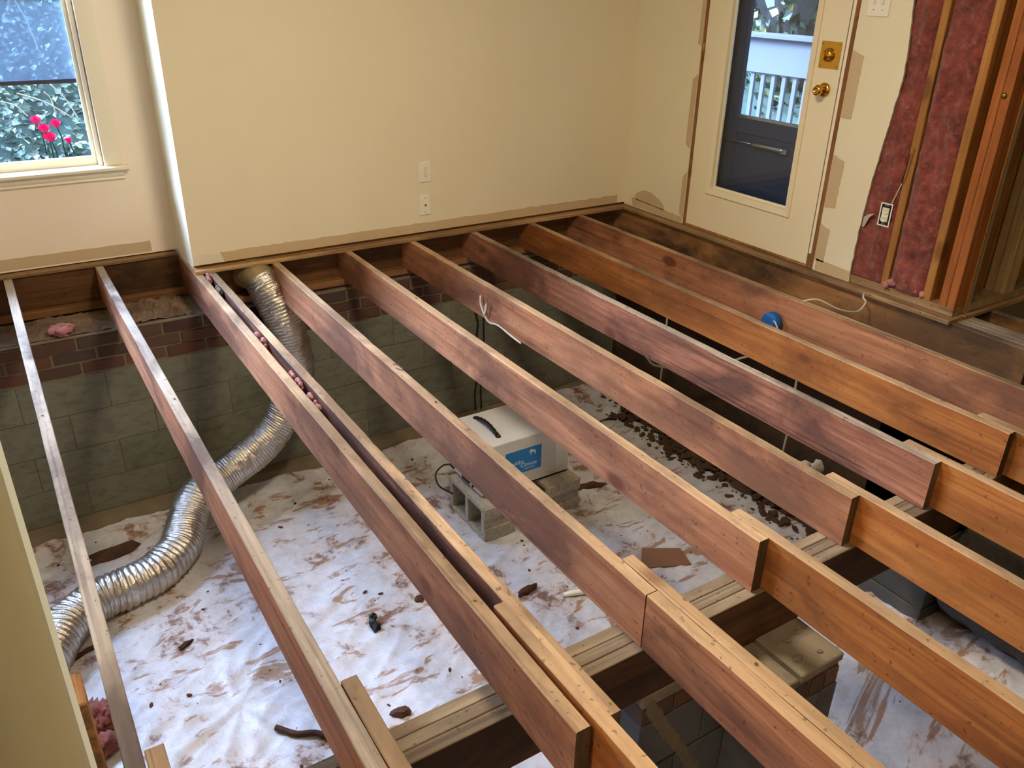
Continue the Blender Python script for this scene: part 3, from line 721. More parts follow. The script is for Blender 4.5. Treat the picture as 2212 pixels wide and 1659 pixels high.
# ------------------------------------------------------------------ foil duct
dp = [(-2.545, 0.066, -0.055), (-2.505, -0.015, -0.075), (-2.47, -0.085, -0.155), (-2.43, -0.15, -0.30), (-2.405, -0.17, -0.47), (-2.42, -0.17, -0.66), (-2.53, -0.18, -0.87), (-2.70, -0.21, -1.0), (-2.90, -0.26, -1.075), (-3.04, -0.33, -1.10), (-3.13, -0.43, -1.165), (-3.20, -0.56, -1.215), (-3.33, -0.68, -1.232), (-3.47, -0.735, -1.235), (-3.62, -0.76, -1.235), (-3.74, -0.84, -1.235), (-3.83, -0.99, -1.235), (-3.93, -1.18, -1.235), (-4.10, -1.35, -1.235)]
def resample(pts, step):
    out = [pts[0]]; acc = 0
    for a, b in zip(pts, pts[1:]):
        L = (b-a).length; d = step-acc
        while d <= L:
            out.append(a+(b-a)*(d/L)); d += step
        acc = L-(d-step)
    return out
path = resample(catmull(dp, 24), 0.0038)
dct = empty('foil_duct', dp[0]); tag(dct, 'silver flexible foil duct snaking from the back wall down onto the plastic sheet', 'duct')
org = Vector(dp[0])
def drad(i, a):
    s = i*0.0038; pit = 0.0165 + 0.012*min(1, max(0, (s-1.9)/0.4)); ph = (s/pit + a/(2*PI)) % 1.0 if s < 1.9 else (1.9/0.0165 + (s-1.9)/0.0285 + a/(2*PI)) % 1.0
    rib = -(0.0035 + 0.004*(s > 1.9))*max(0, 1-abs(ph-0.5)/0.28)
    p = path[min(i, len(path)-1)]
    big = 0.008*noise.noise(Vector((s*7, math.cos(a)*1.2, math.sin(a)*1.2))) + 0.0055*noise.noise(Vector((s*34, math.cos(a)*4, math.sin(a)*4)))
    return (0.100 if s > 0.16 else 0.094) + rib + big
bm = bmesh.new(); st = int(0.12/0.0038); tube(bm, [p-org for p in path[st:]], lambda i, a: drad(i+st, a), 36)
fin(bm, 'foil_tube', M['foil'], dct, None, True)
bm = bmesh.new(); tube(bm, [p-org for p in path[:st+6]], lambda i, a: 0.0885+0.002*noise.noise(Vector((i*.3, a, 0))), 30); fin(bm, 'collar', M['collar'], dct, None, True)
# small yellow tape label on the collar
p = path[18]-org; bm = bmesh.new(); addbox(bm, -0.02, 0.012, -0.002, 0.002, -0.022, 0.022, 0.001); o = fin(bm, 'tape_label', M['bare'], dct, (p.x+0.0, p.y-0.089, p.z+0.012)); o.rotation_euler = (0.5, 0, 0.15)

# ------------------------------------------------------------------ white air cleaner on its cinder blocks
def cinder(name, x0, x1, y0, y1, z0, z1, label):
    """hollow block on its side, cells open towards -X and +X"""
    t = 0.03; ym = (y0+y1)/2; bm = bmesh.new(); ox, oy = (x0+x1)/2, (y0+y1)/2
    addbox(bm, x0-ox, x1-ox, y0-oy, y1-oy, 0, t, 0.004); addbox(bm, x0-ox, x1-ox, y0-oy, y1-oy, z1-z0-t, z1-z0, 0.004)
    for yy in (y0, ym-t/2, y1-t): addbox(bm, x0-ox+0.0005, x1-ox-0.0005, yy-oy, yy+t-oy, t-0.004, z1-z0-t+0.004, 0.002)
    for s in (-1, 1):   # corner ribs outside, leaving a shallow groove on the end
        ye = y0 if s < 0 else y1
        a, b = sorted((ye+s*0.0, ye+s*0.012)); addbox(bm, x0-ox, x1-ox, a-oy, b-oy, 0, 0.085, 0.003); addbox(bm, x0-ox, x1-ox, a-oy, b-oy, z1-z0-0.07, z1-z0, 0.003)
    o = fin(bm, name, M['cinder'], None, (ox, oy, z0)); tag(o, label, 'block'); return o
cinder('cinder_block', -1.785, -1.59, -1.178, -0.80, GZ-0.012, -1.132, 'hollow cinder block under the left end of the white air cleaner')
cinder('cinder_block', -1.375, -1.16, -1.178, -0.80, GZ-0.012, -1.132, 'hollow cinder block under the right end of the white air cleaner')
X0, X1, Y0, Y1, Z0, Z1 = -1.733, -1.183, -1.095, -0.725, -1.118, -0.822
ac = empty('air_cleaner', ((X0+X1)/2, (Y0+Y1)/2, -1.131)); tag(ac, 'white metal box air cleaner with black strap handle and blue label, set on cinder blocks', 'appliance'); aoff = tuple(ac.location)
box('housing', (X0, -1.272, Y0, Y1, Z0, Z1), M['white_metal'], ac, 0.004, aoff)
box('end_cover', (-1.2705, X1, Y0, Y1, Z0, Z1), M['white_metal'], ac, 0.004, aoff)
box('base_rail', (X0+0.01, X1-0.01, Y0+0.01, Y1-0.01, -1.131, Z0), M['black'], ac, 0.001, aoff)
# strap handle
bm = bmesh.new(); hp = [Vector((-1.603-aoff[0], -0.785-aoff[1]-t*0.225, Z1-aoff[2]+0.006+0.022*math.sin(PI*t)+0.003*math.sin(t*40))) for t in [i/20 for i in range(21)]]
tube(bm, hp, lambda i, a: 0.0075+0.005*abs(math.cos(a)), 8); h_ = fin(bm, 'strap_handle', M['black'], ac, None, True)
for yy in (-0.778, -1.018):
    bm = bmesh.new(); lathe(bm, [(0.014, 0), (0.016, 0.004), (0.013, 0.008), (0.004, 0.009)], 14); fin(bm, 'handle_mount', M['black'], ac, (-1.603-aoff[0], yy-aoff[1], Z1-aoff[2]), True)
    bm = bmesh.new(); lathe(bm, [(0.005, 0.0092), (0.004, 0.011), (0.001, 0.0115)], 10); fin(bm, 'screw', M['steel'], ac, (-1.603-aoff[0], yy-aoff[1], Z1-aoff[2]), True)
# lower control strip on the left end with sockets
box('control_strip', (X0-0.012, X0-0.0005, Y0+0.005, Y1-0.02, -1.116, -1.045), M['white_metal'], ac, 0.002, aoff)
for (ya, yb, nm) in ((-0.79, -0.745, 'power_inlet'), (-0.965, -0.885, 'outlet'), (-1.01, -0.998, 'button')):
    box(nm, (X0-0.024, X0-0.0118, ya, yb, -1.103, -1.060), M['black'], ac, 0.004, aoff)
cable('power_cord', [(X0-0.022-aoff[0], -0.765-aoff[1], -1.08-aoff[2]), (X0-0.07-aoff[0], -0.75-aoff[1], -1.085-aoff[2]), (X0-0.12-aoff[0], -0.76-aoff[1], -1.12-aoff[2]), (X0-0.13-aoff[0], -0.82-aoff[1], -1.16-aoff[2]), (X0-0.075-aoff[0], -0.875-aoff[1], -1.20-aoff[2])], 0.005, M['black'], parent=ac)
# seam screws
for (x, z) in ((-1.30, Z1-0.03), (-1.30, Z0+0.02), (-1.66, Z0+0.02), (-1.40, Z1-0.012)):
    bm = bmesh.new(); lathe(bm, [(0.004, 0), (0.003, -0.0015), (0.0008, -0.002)], 8, 'Y'); fin(bm, 'screw', M['steel'], ac, (x-aoff[0], Y0-aoff[1], z-aoff[2]))
# blue label with moose emblem and pale print
LX0, LX1, LZ0, LZ1 = -1.602, -1.371, -1.040, -0.893
lb = box('label_panel', (LX0, LX1, Y0-0.0016, Y0-0.0002, LZ0, LZ1), M['label'], ac, 0, aoff)
def flat_outline(name, pts, parent, loc, th, mat):
    bm = bmesh.new(); poly_prism(bm, pts, 0, -th, 'XZ'); return fin(bm, name, mat, parent, loc)
moose = [(0,0),(0.6,0.4),(1.0,1.4),(1.5,0.5),(1.9,0.6),(2.1,2.0),(2.5,3.2),(3.6,3.6),(5.6,3.5),(6.4,3.0),(6.6,1.6),(6.3,0),(6.9,0),(7.3,1.6),(7.6,0),(8.1,0),(8.0,2.4),(8.5,4.4),(8.0,5.6),(6.0,6.0),(4.4,6.6),(3.2,6.8),(3.6,8.0),(2.6,7.4),(1.8,8.1),(1.2,7.4),(0.2,8.0),(-0.4,7.0),(0.4,6.6),(-0.6,5.6),(-1.4,4.8),(-0.8,4.0),(0.4,4.6),(1.2,4.2),(1.2,2.6),(0.2,1.6)]
lo = lb.location
flat_outline('moose_emblem', [(a*0.0046, b*0.0046) for a, b in moose], lb, (0.040, -0.0009, 0.096), 0.0006, M['letter'])
def text(name, s, size, loc, mat, parent, rot=(PI/2, 0, 0), ext=0.0003, align='LEFT'):
    cu = bpy.data.curves.new(name, 'FONT'); cu.body = s; cu.size = size; cu.extrude = ext; cu.align_x = align
    tmp = bpy.data.objects.new('tmp', cu); C.objects.link(tmp); dg = bpy.context.evaluated_depsgraph_get()
    me = bpy.data.meshes.new_from_object(tmp.evaluated_get(dg)); bpy.data.objects.remove(tmp); me.name = name
    me.materials.clear(); o = link(name, me, mat, parent, loc); o.rotation_euler = rot; return o
text('lettering', 'Healthy', 0.034, (-0.105, -0.0012, 0.060), M['letter'], lb)
text('lettering', 'Climate', 0.034, (-0.020, -0.0012, 0.034), M['letter'], lb)
text('lettering', 'SOLUTIONS', 0.012, (0.008, -0.0012, 0.016), M['letter'], lb)
# cords on the wall behind
cable('extension_cord', [(-1.17, -0.02, -0.45), (-1.172, -0.022, -0.52), (-1.155, -0.024, -0.60), (-1.165, -0.026, -0.70), (-1.158, -0.03, -0.86), (-1.163, -0.03, -0.98), (-1.18, -0.028, -1.10), (-1.178, -0.035, -1.22)], 0.0055, M['black'], 'wavy black cord hanging down the block wall, left of the straight one')
cable('extension_cord', [(-1.112, -0.02, -0.50), (-1.110, -0.022, -0.70), (-1.112, -0.024, -0.86), (-1.145, -0.044, -1.02), (-1.140, -0.045, -1.22)], 0.005, M['black'], 'straight black cord hanging down the block wall behind the air cleaner')
# white cable peeling from joist face
cable('loose_cable', [(-1.629, -0.875, -0.060), (-1.634, -0.885, -0.10), (-1.634, -0.925, -0.150), (-1.626, -0.96, -0.178), (-1.624, -1.04, -0.165), (-1.624, -1.16, -0.176), (-1.622, -1.25, -0.184)], 0.0048, M['white_cable'], 'white cable end curling off the near face of a joist', seg=6)
bm = bmesh.new(); poly_prism(bm, [(0, 0), (0.018, -0.028), (0.03, -0.075), (0.016, -0.07), (0.003, -0.03)], 0, 0.0015, 'YZ'); 
o = fin(bm, 'paper_scrap', M['white_cable'], None, (-1.640, -0.955, -0.065)); tag(o, 'torn white paper scrap on the joist face beside the loose white cable', 'scrap')

# ------------------------------------------------------------------ cables and box on the right side
cable('grey_cable', [(-0.20, -0.55, -0.82), (-0.20, -0.65, -0.868), (-0.2, -0.78, -0.84), (-0.2, -0.95, -0.80), (-0.2, -1.15, -0.70), (-0.22, -1.40, -0.52), (-0.25, -1.60, -0.40)], 0.007, M['white_cable'], 'grey cable running level in the dark bay below the darker weathered joist')
cable('grey_cable', [(-0.2, -0.74, -0.40), (-0.2, -0.741, -0.55), (-0.198, -0.745, -0.70), (-0.2, -0.742, -0.86), (-0.2, -0.74, -1.0)], 0.0065, M['white_cable'], 'grey cable hanging straight down in the dark bay, crossing the level one')
cable('grey_cable', [(-0.22, -1.78, -0.25), (-0.2, -1.767, -0.45), (-0.2, -1.768, -0.55), (-0.195, -1.77, -0.75), (-0.2, -1.766, -0.95)], 0.0065, M['white_cable'], 'knotted grey cable hanging below the honey coloured joist')
jb = empty('junction_box', (-0.4135, -1.735, -0.195)); tag(jb, 'round blue plastic junction box nailed to the rearmost joist', 'box')
bm = bmesh.new(); lathe(bm, [(0.02, -0.0), (0.050, -0.003), (0.053, -0.012), (0.053, -0.040), (0.048, -0.048), (0.03, -0.050)], 26, 'X', (0, 0, 0.053)); fin(bm, 'box_body', M['blue_box'], jb, None, True)
for yy in (-0.03, 0.03):
    bm = bmesh.new(); lathe(bm, [(0.006, 0), (0.006, -0.003), (0.002, -0.004)], 10, 'X'); fin(bm, 'screw', M['steel'], jb, (-0.050, yy, 0.056))
cable('cable_tail', [(-0.048, -0.03, 0.075), (-0.07, -0.06, 0.08), (-0.075, -0.09, 0.05), (-0.07, -0.115, 0.0)], 0.004, M['white_cable'], parent=jb)
cable('white_cable', [(-0.385, -1.86, 0.003), (-0.33, -1.90, 0.012), (-0.25, -1.97, -0.03), (-0.15, -2.00, -0.05), (-0.08, -1.99, -0.02), (-0.055, -1.955, -0.01), (-0.05, -1.95, 0.01)], 0.005, M['white_cable'], 'white cable looping from under the wall plate over the rearmost joist')

# ------------------------------------------------------------------ tufts in the gap between the paired joists
tf = [(-2.776, -0.30, -0.030, .022, 'pale insulation tuft near the far end of the gap between the paired joists'),
      (-2.776, -0.10, -0.030, .024, 'pink insulation tuft at the very far end of the gap between the paired joists'),
      (-2.775, -0.93, -0.036, .022, 'pink insulation tuft furthest up the gap, level with the foil duct bend'),
      (-2.775, -1.01, -0.040, .020, 'brown pink insulation tuft just below the upper pink one in the gap'),
      (-2.776, -1.38, -0.038, .021, 'pink insulation tuft in the middle of the gap between the paired joists'),
      (-2.776, -1.46, -0.044, .021, 'curled pink insulation tuft just below the middle one'),
      (-2.776, -1.57, -0.046, .019, 'dull insulation tuft in the lower part of the cluster'),
      (-2.777, -1.66, -0.050, .018, 'lowest insulation tuft of the cluster between the paired joists')]
for i, (x, y, z, r, lbl) in enumerate(tf):
    bm = bmesh.new()
    for k in range(5): blob(bm, (R_.uniform(-.3, .3)*r*0.2, R_.uniform(-1, 1)*r*1.2, R_.uniform(-.6, .5)*r), r*R_.uniform(.45, .7), 2, 0.5, 30, (0.7, 1.15, 1.0), i*5+k)
    o = fin(bm, 'insulation_tuft', M['pink_tuft'] if i != 0 else M['grey_tuft'], None, (x, y, z+0.022), True); tag(o, lbl, 'insulation', 'insulation scraps between the paired joists')
bm = bmesh.new()
for k in range(7): blob(bm, (R_.uniform(-.05, .05), R_.uniform(-.03, .03), R_.uniform(-.005, .02)), 0.028, 2, 0.5, 30, (1.2, 1, .6), k)
o = fin(bm, 'insulation_tuft', M['pink_tuft'], None, (-3.47, 0.05, -0.212), True); tag(o, 'pale pink fluff lying on the brick ledge below the window wall', 'insulation')
bm = bmesh.new()
for k in range(16): blob(bm, (R_.uniform(-.07, .07), R_.uniform(-.1, .1), R_.uniform(0, .05)), 0.045, 3, 0.6, 30, (1, 1, .7), k)
o = fin(bm, 'insulation_heap', M['pink_batt'], None, (-3.74, -1.50, GZ+0.03), True); tag(o, 'reddish insulation heap on the plastic beside the far left joist at the bottom', 'insulation')
bm = bmesh.new()
for k in range(8): blob(bm, (R_.uniform(-.02, .02), R_.uniform(-.03, .03), R_.uniform(-.03, .03)), 0.022, 2, 0.7, 40, (1, 1, 1), k)
o = fin(bm, 'fibre_tuft', M['grey_tuft'], None, (-1.512, -2.80, -0.10), True); tag(o, 'pale grey fibre tuft caught by the rounded end of a lapped joist', 'insulation')
o.location = (-1.556, -2.885, -0.035)

# ------------------------------------------------------------------ door in the right wall
d = empty('door_1', (0.03, -1.06, 0.03)); d['kind'] = 'structure'; do = tuple(d.location)
SY0, SY1 = -0.600, -1.535    # slab edges
GY0, GY1, GZ0, GZ1 = -0.775, -1.345, 0.285, 1.90
bm = bmesh.new()
for r in ((SY1, GY1, 0.035, 2.07), (GY0, SY0, 0.035, 2.07), (GY1, GY0, 0.035, GZ0), (GY1, GY0, GZ1, 2.07)):
    addbox(bm, 0.004-do[0], 0.048-do[0], r[0]-do[1], r[1]-do[1], r[2]-do[2], r[3]-do[2])
bmesh.ops.remove_doubles(bm, verts=bm.verts, dist=1e-5)
fin(bm, 'door_slab', M['doorp'], d)
def frame(name, parent, off, y0, y1, z0, z1, t, x0, x1, mat, step=0.0):
    bm = bmesh.new(); Y0_, Y1_ = max(y0, y1), min(y0, y1)
    o_ = [(Y1_, z0), (Y0_, z0), (Y0_, z1), (Y1_, z1)]; i_ = [(Y1_+t, z0+t), (Y0_-t, z0+t), (Y0_-t, z1-t), (Y1_+t, z1-t)]
    for k in range(4):
        a, b, c, e = o_[k], o_[(k+1) % 4], i_[(k+1) % 4], i_[k]
        v = [bm.verts.new((x-off[0], q[0]-off[1], q[1]-off[2])) for x in (x0, x1) for q in (a, b, c, e)]
        v[2].co.x += step; v[3].co.x += step
        for f in ((0, 1, 2, 3), (7, 6, 5, 4), (0, 4, 5, 1), (1, 5, 6, 2), (2, 6, 7, 3), (3, 7, 4, 0)): bm.faces.new([v[q] for q in f])
    return fin(bm, name, mat, parent)
frame('glazing_bead', d, do, -0.745, -1.378, 0.252, 1.935, 0.034, -0.006, 0.010, M['doorp'], 0.004)
box('glass_pane', (0.024, 0.030, GY1+0.001, GY0-0.001, GZ0+0.001, GZ1-0.001), M['glass'], d, 0, do)
frame('glass_spacer', d, do, GY0-0.001, GY1+0.001, GZ0+0.001, GZ1-0.001, 0.012, 0.0225, 0.032, M['plate'])
# jambs (raw wood where the casing was removed)
box('jamb', (0.0, 0.112, -0.597, -0.577, 0.02, 2.10), M['raw'], d, 0.002, do)
box('jamb', (0.0, 0.112, -1.583, -1.541, 0.02, 2.10), M['raw'], d, 0.002, do)
box('jamb_head', (0.0, 0.112, -1.583, -0.577, 2.08, 2.10), M['raw'], d, 0.002, do)
box('painted_jamb_edge', (-0.0025, 0.0, -1.562, -1.546, 0.10, 2.08), M['trimp'], d, 0, do)
box('threshold', (0.002, 0.13, -1.540, -0.598, 0.0205, 0.032), M['raw'], d, 0.002, do)
for zz in (0.325, 0.97, 1.80):
    h = empty('hinge', (0.0-do[0], -0.596-do[1], zz-do[2])); h.parent = d
    bm = bmesh.new(); lathe(bm, [(0.0025, -0.005), (0.0055, 0), (0.0055, 0.098), (0.0025, 0.104)], 10, 'Z', (-0.003, 0, 0)); fin(bm, 'hinge_pin', M['brass_old'], h, None, True)
    bm = bmesh.new(); addbox(bm, -0.002, 0.002, -0.001, 0.012, 0.004, 0.096); fin(bm, 'hinge_leaf', M['brass_old'], h)
# deadbolt
db = empty('deadbolt', (0.004-do[0], -1.458-do[1], 1.075-do[2])); db.parent = d
bm = bmesh.new(); addbox(bm, -0.003, 0, -0.062, 0.058, -0.062, 0.062, 0.001); fin(bm, 'backplate', M['brass'], db)
bm = bmesh.new(); lathe(bm, [(0.031, -0.002), (0.032, -0.010), (0.028, -0.018), (0.020, -0.024), (0.008, -0.027)], 28, 'X', (0, 0.006, 0)); fin(bm, 'cylinder_cover', M['brass'], db, None, True)
bm = bmesh.new(); addbox(bm, -0.046, -0.022, 0.001, 0.011, -0.017, 0.019, 0.004); fin(bm, 'thumb_turn', M['brass'], db)
for (a, b) in ((-0.05, -0.05), (-0.05, 0.05), (0.047, -0.05), (0.047, 0.05)):
    bm = bmesh.new(); lathe(bm, [(0.004, -0.003), (0.003, -0.005), (0.001, -0.0055)], 8, 'X', (0, a, b)); fin(bm, 'screw', M['brass_old'], db)
kn = empty('door_knob', (0.004-do[0], -1.462-do[1], 0.915-do[2])); kn.parent = d
bm = bmesh.new(); lathe(bm, [(0.033, -0.000), (0.034, -0.006), (0.030, -0.012), (0.016, -0.016)], 28, 'X'); fin(bm, 'rose', M['brass'], kn, None, True)
bm = bmesh.new(); lathe(bm, [(0.012, -0.014), (0.011, -0.028), (0.016, -0.034), (0.024, -0.042), (0.0265, -0.052), (0.025, -0.062), (0.020, -0.068), (0.012, -0.069), (0.011, -0.066), (0.004, -0.066)], 28, 'X'); fin(bm, 'knob', M['brass'], kn, None, True)

# storm door outside
sd = empty('door_2', (0.15, -1.1, 0.0)); sd['kind'] = 'structure'; so_ = tuple(sd.location)
def sb(n, b, m, bev=0.003): return box(n, b, M[m], sd, bev, so_)
sb('stile', (0.137, 0.165, -0.785, -0.665, 0.02, 2.08), 'porch_dark'); sb('stile', (0.137, 0.165, -1.56, -1.47, 0.02, 2.08), 'porch_dark')
sb('mid_rail', (0.139, 0.163, -1.47, -0.785, 0.60, 0.70), 'porch_dark'); sb('top_rail', (0.139, 0.163, -1.47, -0.785, 1.96, 2.08), 'porch_dark')
sb('kick_panel', (0.147, 0.155, -1.47, -0.785, 0.10, 0.60), 'porch_dark', 0.001); sb('bottom_rail', (0.139, 0.163, -1.47, -0.785, 0.02, 0.10), 'porch_dark')
sb('screen_track', (0.136, 0.139, -1.47, -0.785, 0.685, 0.70), 'alu', 0.001)
box('glass_pane', (0.149, 0.152, -1.47, -0.785, 0.70, 1.96), M['glass'], sd, 0, so_)
dc = empty('door_closer', (0.125-so_[0], -0.95-so_[1], 0.555-so_[2])); dc.parent = sd
bm = bmesh.new(); lathe(bm, [(0.008, 0.02), (0.014, 0.0), (0.014, -0.20), (0.010, -0.215)], 16, 'Y'); fin(bm, 'closer_cylinder', M['alu'], dc, None, True)
bm = bmesh.new(); lathe(bm, [(0.004, 0.22), (0.004, 0.0)], 8, 'Y'); fin(bm, 'piston_rod', M['alu'], dc, None, True)
bm = bmesh.new(); addbox(bm, -0.006, 0.012, -0.24, -0.19, -0.018, 0.010, 0.002); fin(bm, 'bracket', M['alu'], dc)
struct(box('trim_1', (0.116, 0.165, -0.663, -0.60, 0.02, 2.12), M['plate'], bev=0.002))
struct(box('trim_2', (0.116, 0.165, -1.64, -1.562, 0.02, 2.12), M['plate'], bev=0.002))

# porch railing and deck
pr_ = empty('porch_railing', (1.42, -0.2, -0.1)); po = tuple(pr_.location); tag(pr_, 'pale grey porch railing with wide top board and balusters seen through the door glass', 'railing')
box('cap_rail', (1.34, 1.50, -2.4, 1.6, 1.015, 1.045), M['rail_paint'], pr_, 0.004, po)
box('skirt_board', (1.395, 1.415, -2.4, 1.6, 0.775, 1.015), M['rail_paint'], pr_, 0.003, po)
box('bottom_rail', (1.40, 1.44, -2.4, 1.6, 0.02, 0.07), M['rail_paint'], pr_, 0.003, po)
y = -2.3
while y < 1.6:
    box('baluster', (1.417, 1.440, y, y+0.036, -0.05, 0.98), M['rail_paint'], pr_, 0.002, po); y += 0.10
dk = empty('porch_deck', (0.85, -0.4, -0.14)); tag(dk, 'grey porch floor boards outside the glass door', 'deck'); ko = tuple(dk.location)
for i in range(11): box('deck_board', (0.17+i*0.125, 0.17+i*0.125+0.118, -2.2, 1.7, -0.14, -0.11), M['rail_paint'], dk, 0.003, ko)

# ------------------------------------------------------------------ window
wd = empty('window_1', (-4.15, 0.44, 0.50)); wd['kind'] = 'structure'; wo = tuple(wd.location)
def wbx(n, b, m, bev=0.002): return box(n, b, M[m], wd, bev, wo)
ZT = 2.10
wbx('casing', (-3.100, -3.018, 0.352, 0.3698, 0.502, ZT+0.09), 'trimp', 0.003); wbx('casing', (-5.28, -5.20, 0.352, 0.3698, 0.502, ZT+0.09), 'trimp', 0.003)
wbx('casing', (-5.20, -3.100, 0.352, 0.3698, ZT, ZT+0.09), 'trimp', 0.003)
wbx('jamb', (-3.100, -3.086, 0.371, 0.479, 0.502, ZT), 'trimp'); wbx('jamb', (-5.214, -5.20, 0.371, 0.479, 0.502, ZT), 'trimp')
wbx('stop', (-3.122, -3.1005, 0.380, 0.412, 0.502, ZT), 'trimp')
wbx('mullion', (-4.19, -4.13, 0.371, 0.479, 0.502, ZT), 'trimp')
for (a, b) in ((-5.20, -4.19), (-4.13, -3.1005)):
    wbx('sash_stile', (b-0.0395, b, 0.414, 0.446, 0.502, ZT), 'trimp'); wbx('sash_stile', (a, a+0.0395, 0.414, 0.446, 0.502, ZT), 'trimp')
    wbx('sash_rail', (a+0.0395, b-0.0395, 0.414, 0.446, 0.502, 0.545), 'trimp'); wbx('sash_rail', (a+0.0395, b-0.0395, 0.414, 0.446, ZT-0.045, ZT), 'trimp')
    wbx('screen_bar', (a+0.0395, b-0.0395, 0.448, 0.468, 0.892, 0.912), 'screenbar'); wbx('screen_bar', (a+0.0395, b-0.0395, 0.448, 0.468, 1.262, 1.30), 'screenbar')
    box('glass_pane', (a+0.0395, b-0.0395, 0.428, 0.432, 0.545, ZT-0.045), M['glass'], wd, 0, wo)
    box('insect_screen', (a+0.0395, b-0.0395, 0.457, 0.4575, 0.912, 1.262), M['screen'], wd, 0, wo)
# stool (inner sill) with nosing, and moulded apron
bm = bmesh.new(); poly_prism(bm, [(0.41, 0.502), (0.41, 0.478), (0.335, 0.478), (0.325, 0.484), (0.325, 0.496), (0.333, 0.502)], -5.29-wo[0], -2.992-wo[0], 'YZ')
for v in bm.verts: v.co.y -= wo[1]; v.co.z -= wo[2]
fin(bm, 'window_sill', M['trimp'], wd)
bm = bmesh.new(); poly_prism(bm, [(0.3699, 0.477), (0.3699, 0.430), (0.362, 0.430), (0.357, 0.436), (0.360, 0.444), (0.355, 0.452), (0.351, 0.462), (0.351, 0.477)], -5.28-wo[0], -3.018-wo[0], 'YZ')
for v in bm.verts: v.co.y -= wo[1]; v.co.z -= wo[2]
fin(bm, 'apron', M['trimp'], wd)

# ------------------------------------------------------------------ outlets
def outlet_plate(name, x, z, label, holes):
    p = empty(name, (x, 0.0, z)); tag(p, label, 'outlet')
    bm = bmesh.new(); addbox(bm, -0.035, 0.035, -0.0055, -0.0003, -0.057, 0.057, 0.002); fin(bm, 'cover_plate', M['plate'], p)
    if holes == 'duplex':
        for s in (-1, 1):
            bm = bmesh.new(); lathe(bm, [(0.0165, -0.005), (0.0165, -0.0075), (0.0155, -0.008)], 20, 'Y', (0, 0, s*0.0195)); r = fin(bm, 'receptacle', M['plate'], p)
            bm = bmesh.new()
            for dx in (-0.006, 0.006): addbox(bm, dx-0.001, dx+0.001, -0.0085, -0.0079, s*0.0195, s*0.0195+0.008)
            lathe(bm, [(0.0022, -0.0079), (0.0022, -0.0085)], 8, 'Y', (0, 0, s*0.0195-0.007)); fin(bm, 'slots', M['black'], r)
        scr = (0,)
    else:
        bm = bmesh.new(); lathe(bm, [(0.006, -0.005), (0.0055, -0.010), (0.003, -0.0105)], 12, 'Y'); fin(bm, 'jack', M['brass_old'], p)
        scr = (-0.042, 0.042)
    for zz in scr:
        bm = bmesh.new(); lathe(bm, [(0.003, -0.005), (0.0025, -0.0066), (0.001, -0.007)], 8, 'Y', (0, 0, zz)); fin(bm, 'screw', M['steel'], p)
outlet_plate('power_outlet', -1.488, 0.382, 'ivory double socket outlet on the main wall, above the cable plate', 'duplex')
outlet_plate('cable_plate', -1.493, 0.192, 'ivory cable jack plate on the main wall, below the double socket', 'jack')
sw = empty('switch_plate', (0.0, -1.683, 1.315)); tag(sw, 'ivory double switch plate cut off at the top edge, right of the door', 'switch')
bm = bmesh.new(); addbox(bm, -0.0055, -0.0003, -0.058, 0.058, -0.057, 0.057, 0.002); fin(bm, 'cover_plate', M['plate'], sw)
for s in (-1, 1):
    bm = bmesh.new(); addbox(bm, -0.016, -0.005, s*0.023-0.004, s*0.023+0.004, -0.004, 0.010, 0.001); fin(bm, 'toggle', M['plate'], sw)
    for zz in (-0.03, 0.03):
        bm = bmesh.new(); lathe(bm, [(0.003, -0.005), (0.0025, -0.0066), (0.001, -0.007)], 8, 'X', (0, s*0.023, zz)); fin(bm, 'screw', M['steel'], sw)
# outlet in the open stud bay
ob = empty('stud_outlet', (0.012, -1.932, 0.395)); tag(ob, 'uncovered double socket in a black box nailed beside the first bare stud', 'outlet')
bm = bmesh.new(); addbox(bm, -0.002, 0.06, -0.030, 0.030, -0.05, 0.05, 0.003); fin(bm, 'box_body', M['black'], ob)
bm = bmesh.new(); addbox(bm, -0.006, -0.0025, -0.018, 0.018, -0.034, 0.034, 0.002); fin(bm, 'yoke', M['plate'], ob)
for s in (-1, 1):
    bm = bmesh.new(); lathe(bm, [(0.0165, -0.006), (0.0165, -0.010), (0.0155, -0.011)], 18, 'X', (0, 0, s*0.019)); r = fin(bm, 'receptacle', M['plate'], ob)
    bm = bmesh.new()
    for dx in (-0.006, 0.006): addbox(bm, -0.0117, -0.0108, dx-0.001, dx+0.001, s*0.019, s*0.019+0.008)
    fin(bm, 'slots', M['black'], r)
    bm = bmesh.new(); addbox(bm, -0.004, -0.001, -0.012, 0.012, s*0.046-0.005, s*0.046+0.005, 0.001); fin(bm, 'ear', M['steel'], ob)
frame('box_rim', ob, (0, 0, 0), 0.032, -0.032, -0.056, 0.056, 0.006, -0.004, -0.001, M['plate'])
cable('wire', [(-0.002, -0.02, 0.05), (0.003, -0.028, 0.09), (0.002, -0.04, 0.13), (-0.004, -0.052, 0.16)], 0.003, M['white_cable'], parent=ob)
# little dark wire nest on the stud
cable('wire_scrap', [(0.008, -1.985, 0.60), (0.005, -1.99, 0.64), (0.007, -1.975, 0.66), (0.004, -1.995, 0.69), (0.008, -1.982, 0.56), (0.004, -1.999, 0.58), (0.006, -2.01, 0.72)], 0.0012, M['black'], 'tangled thin dark wire stuck to the first bare stud', 'wire', seg=5)

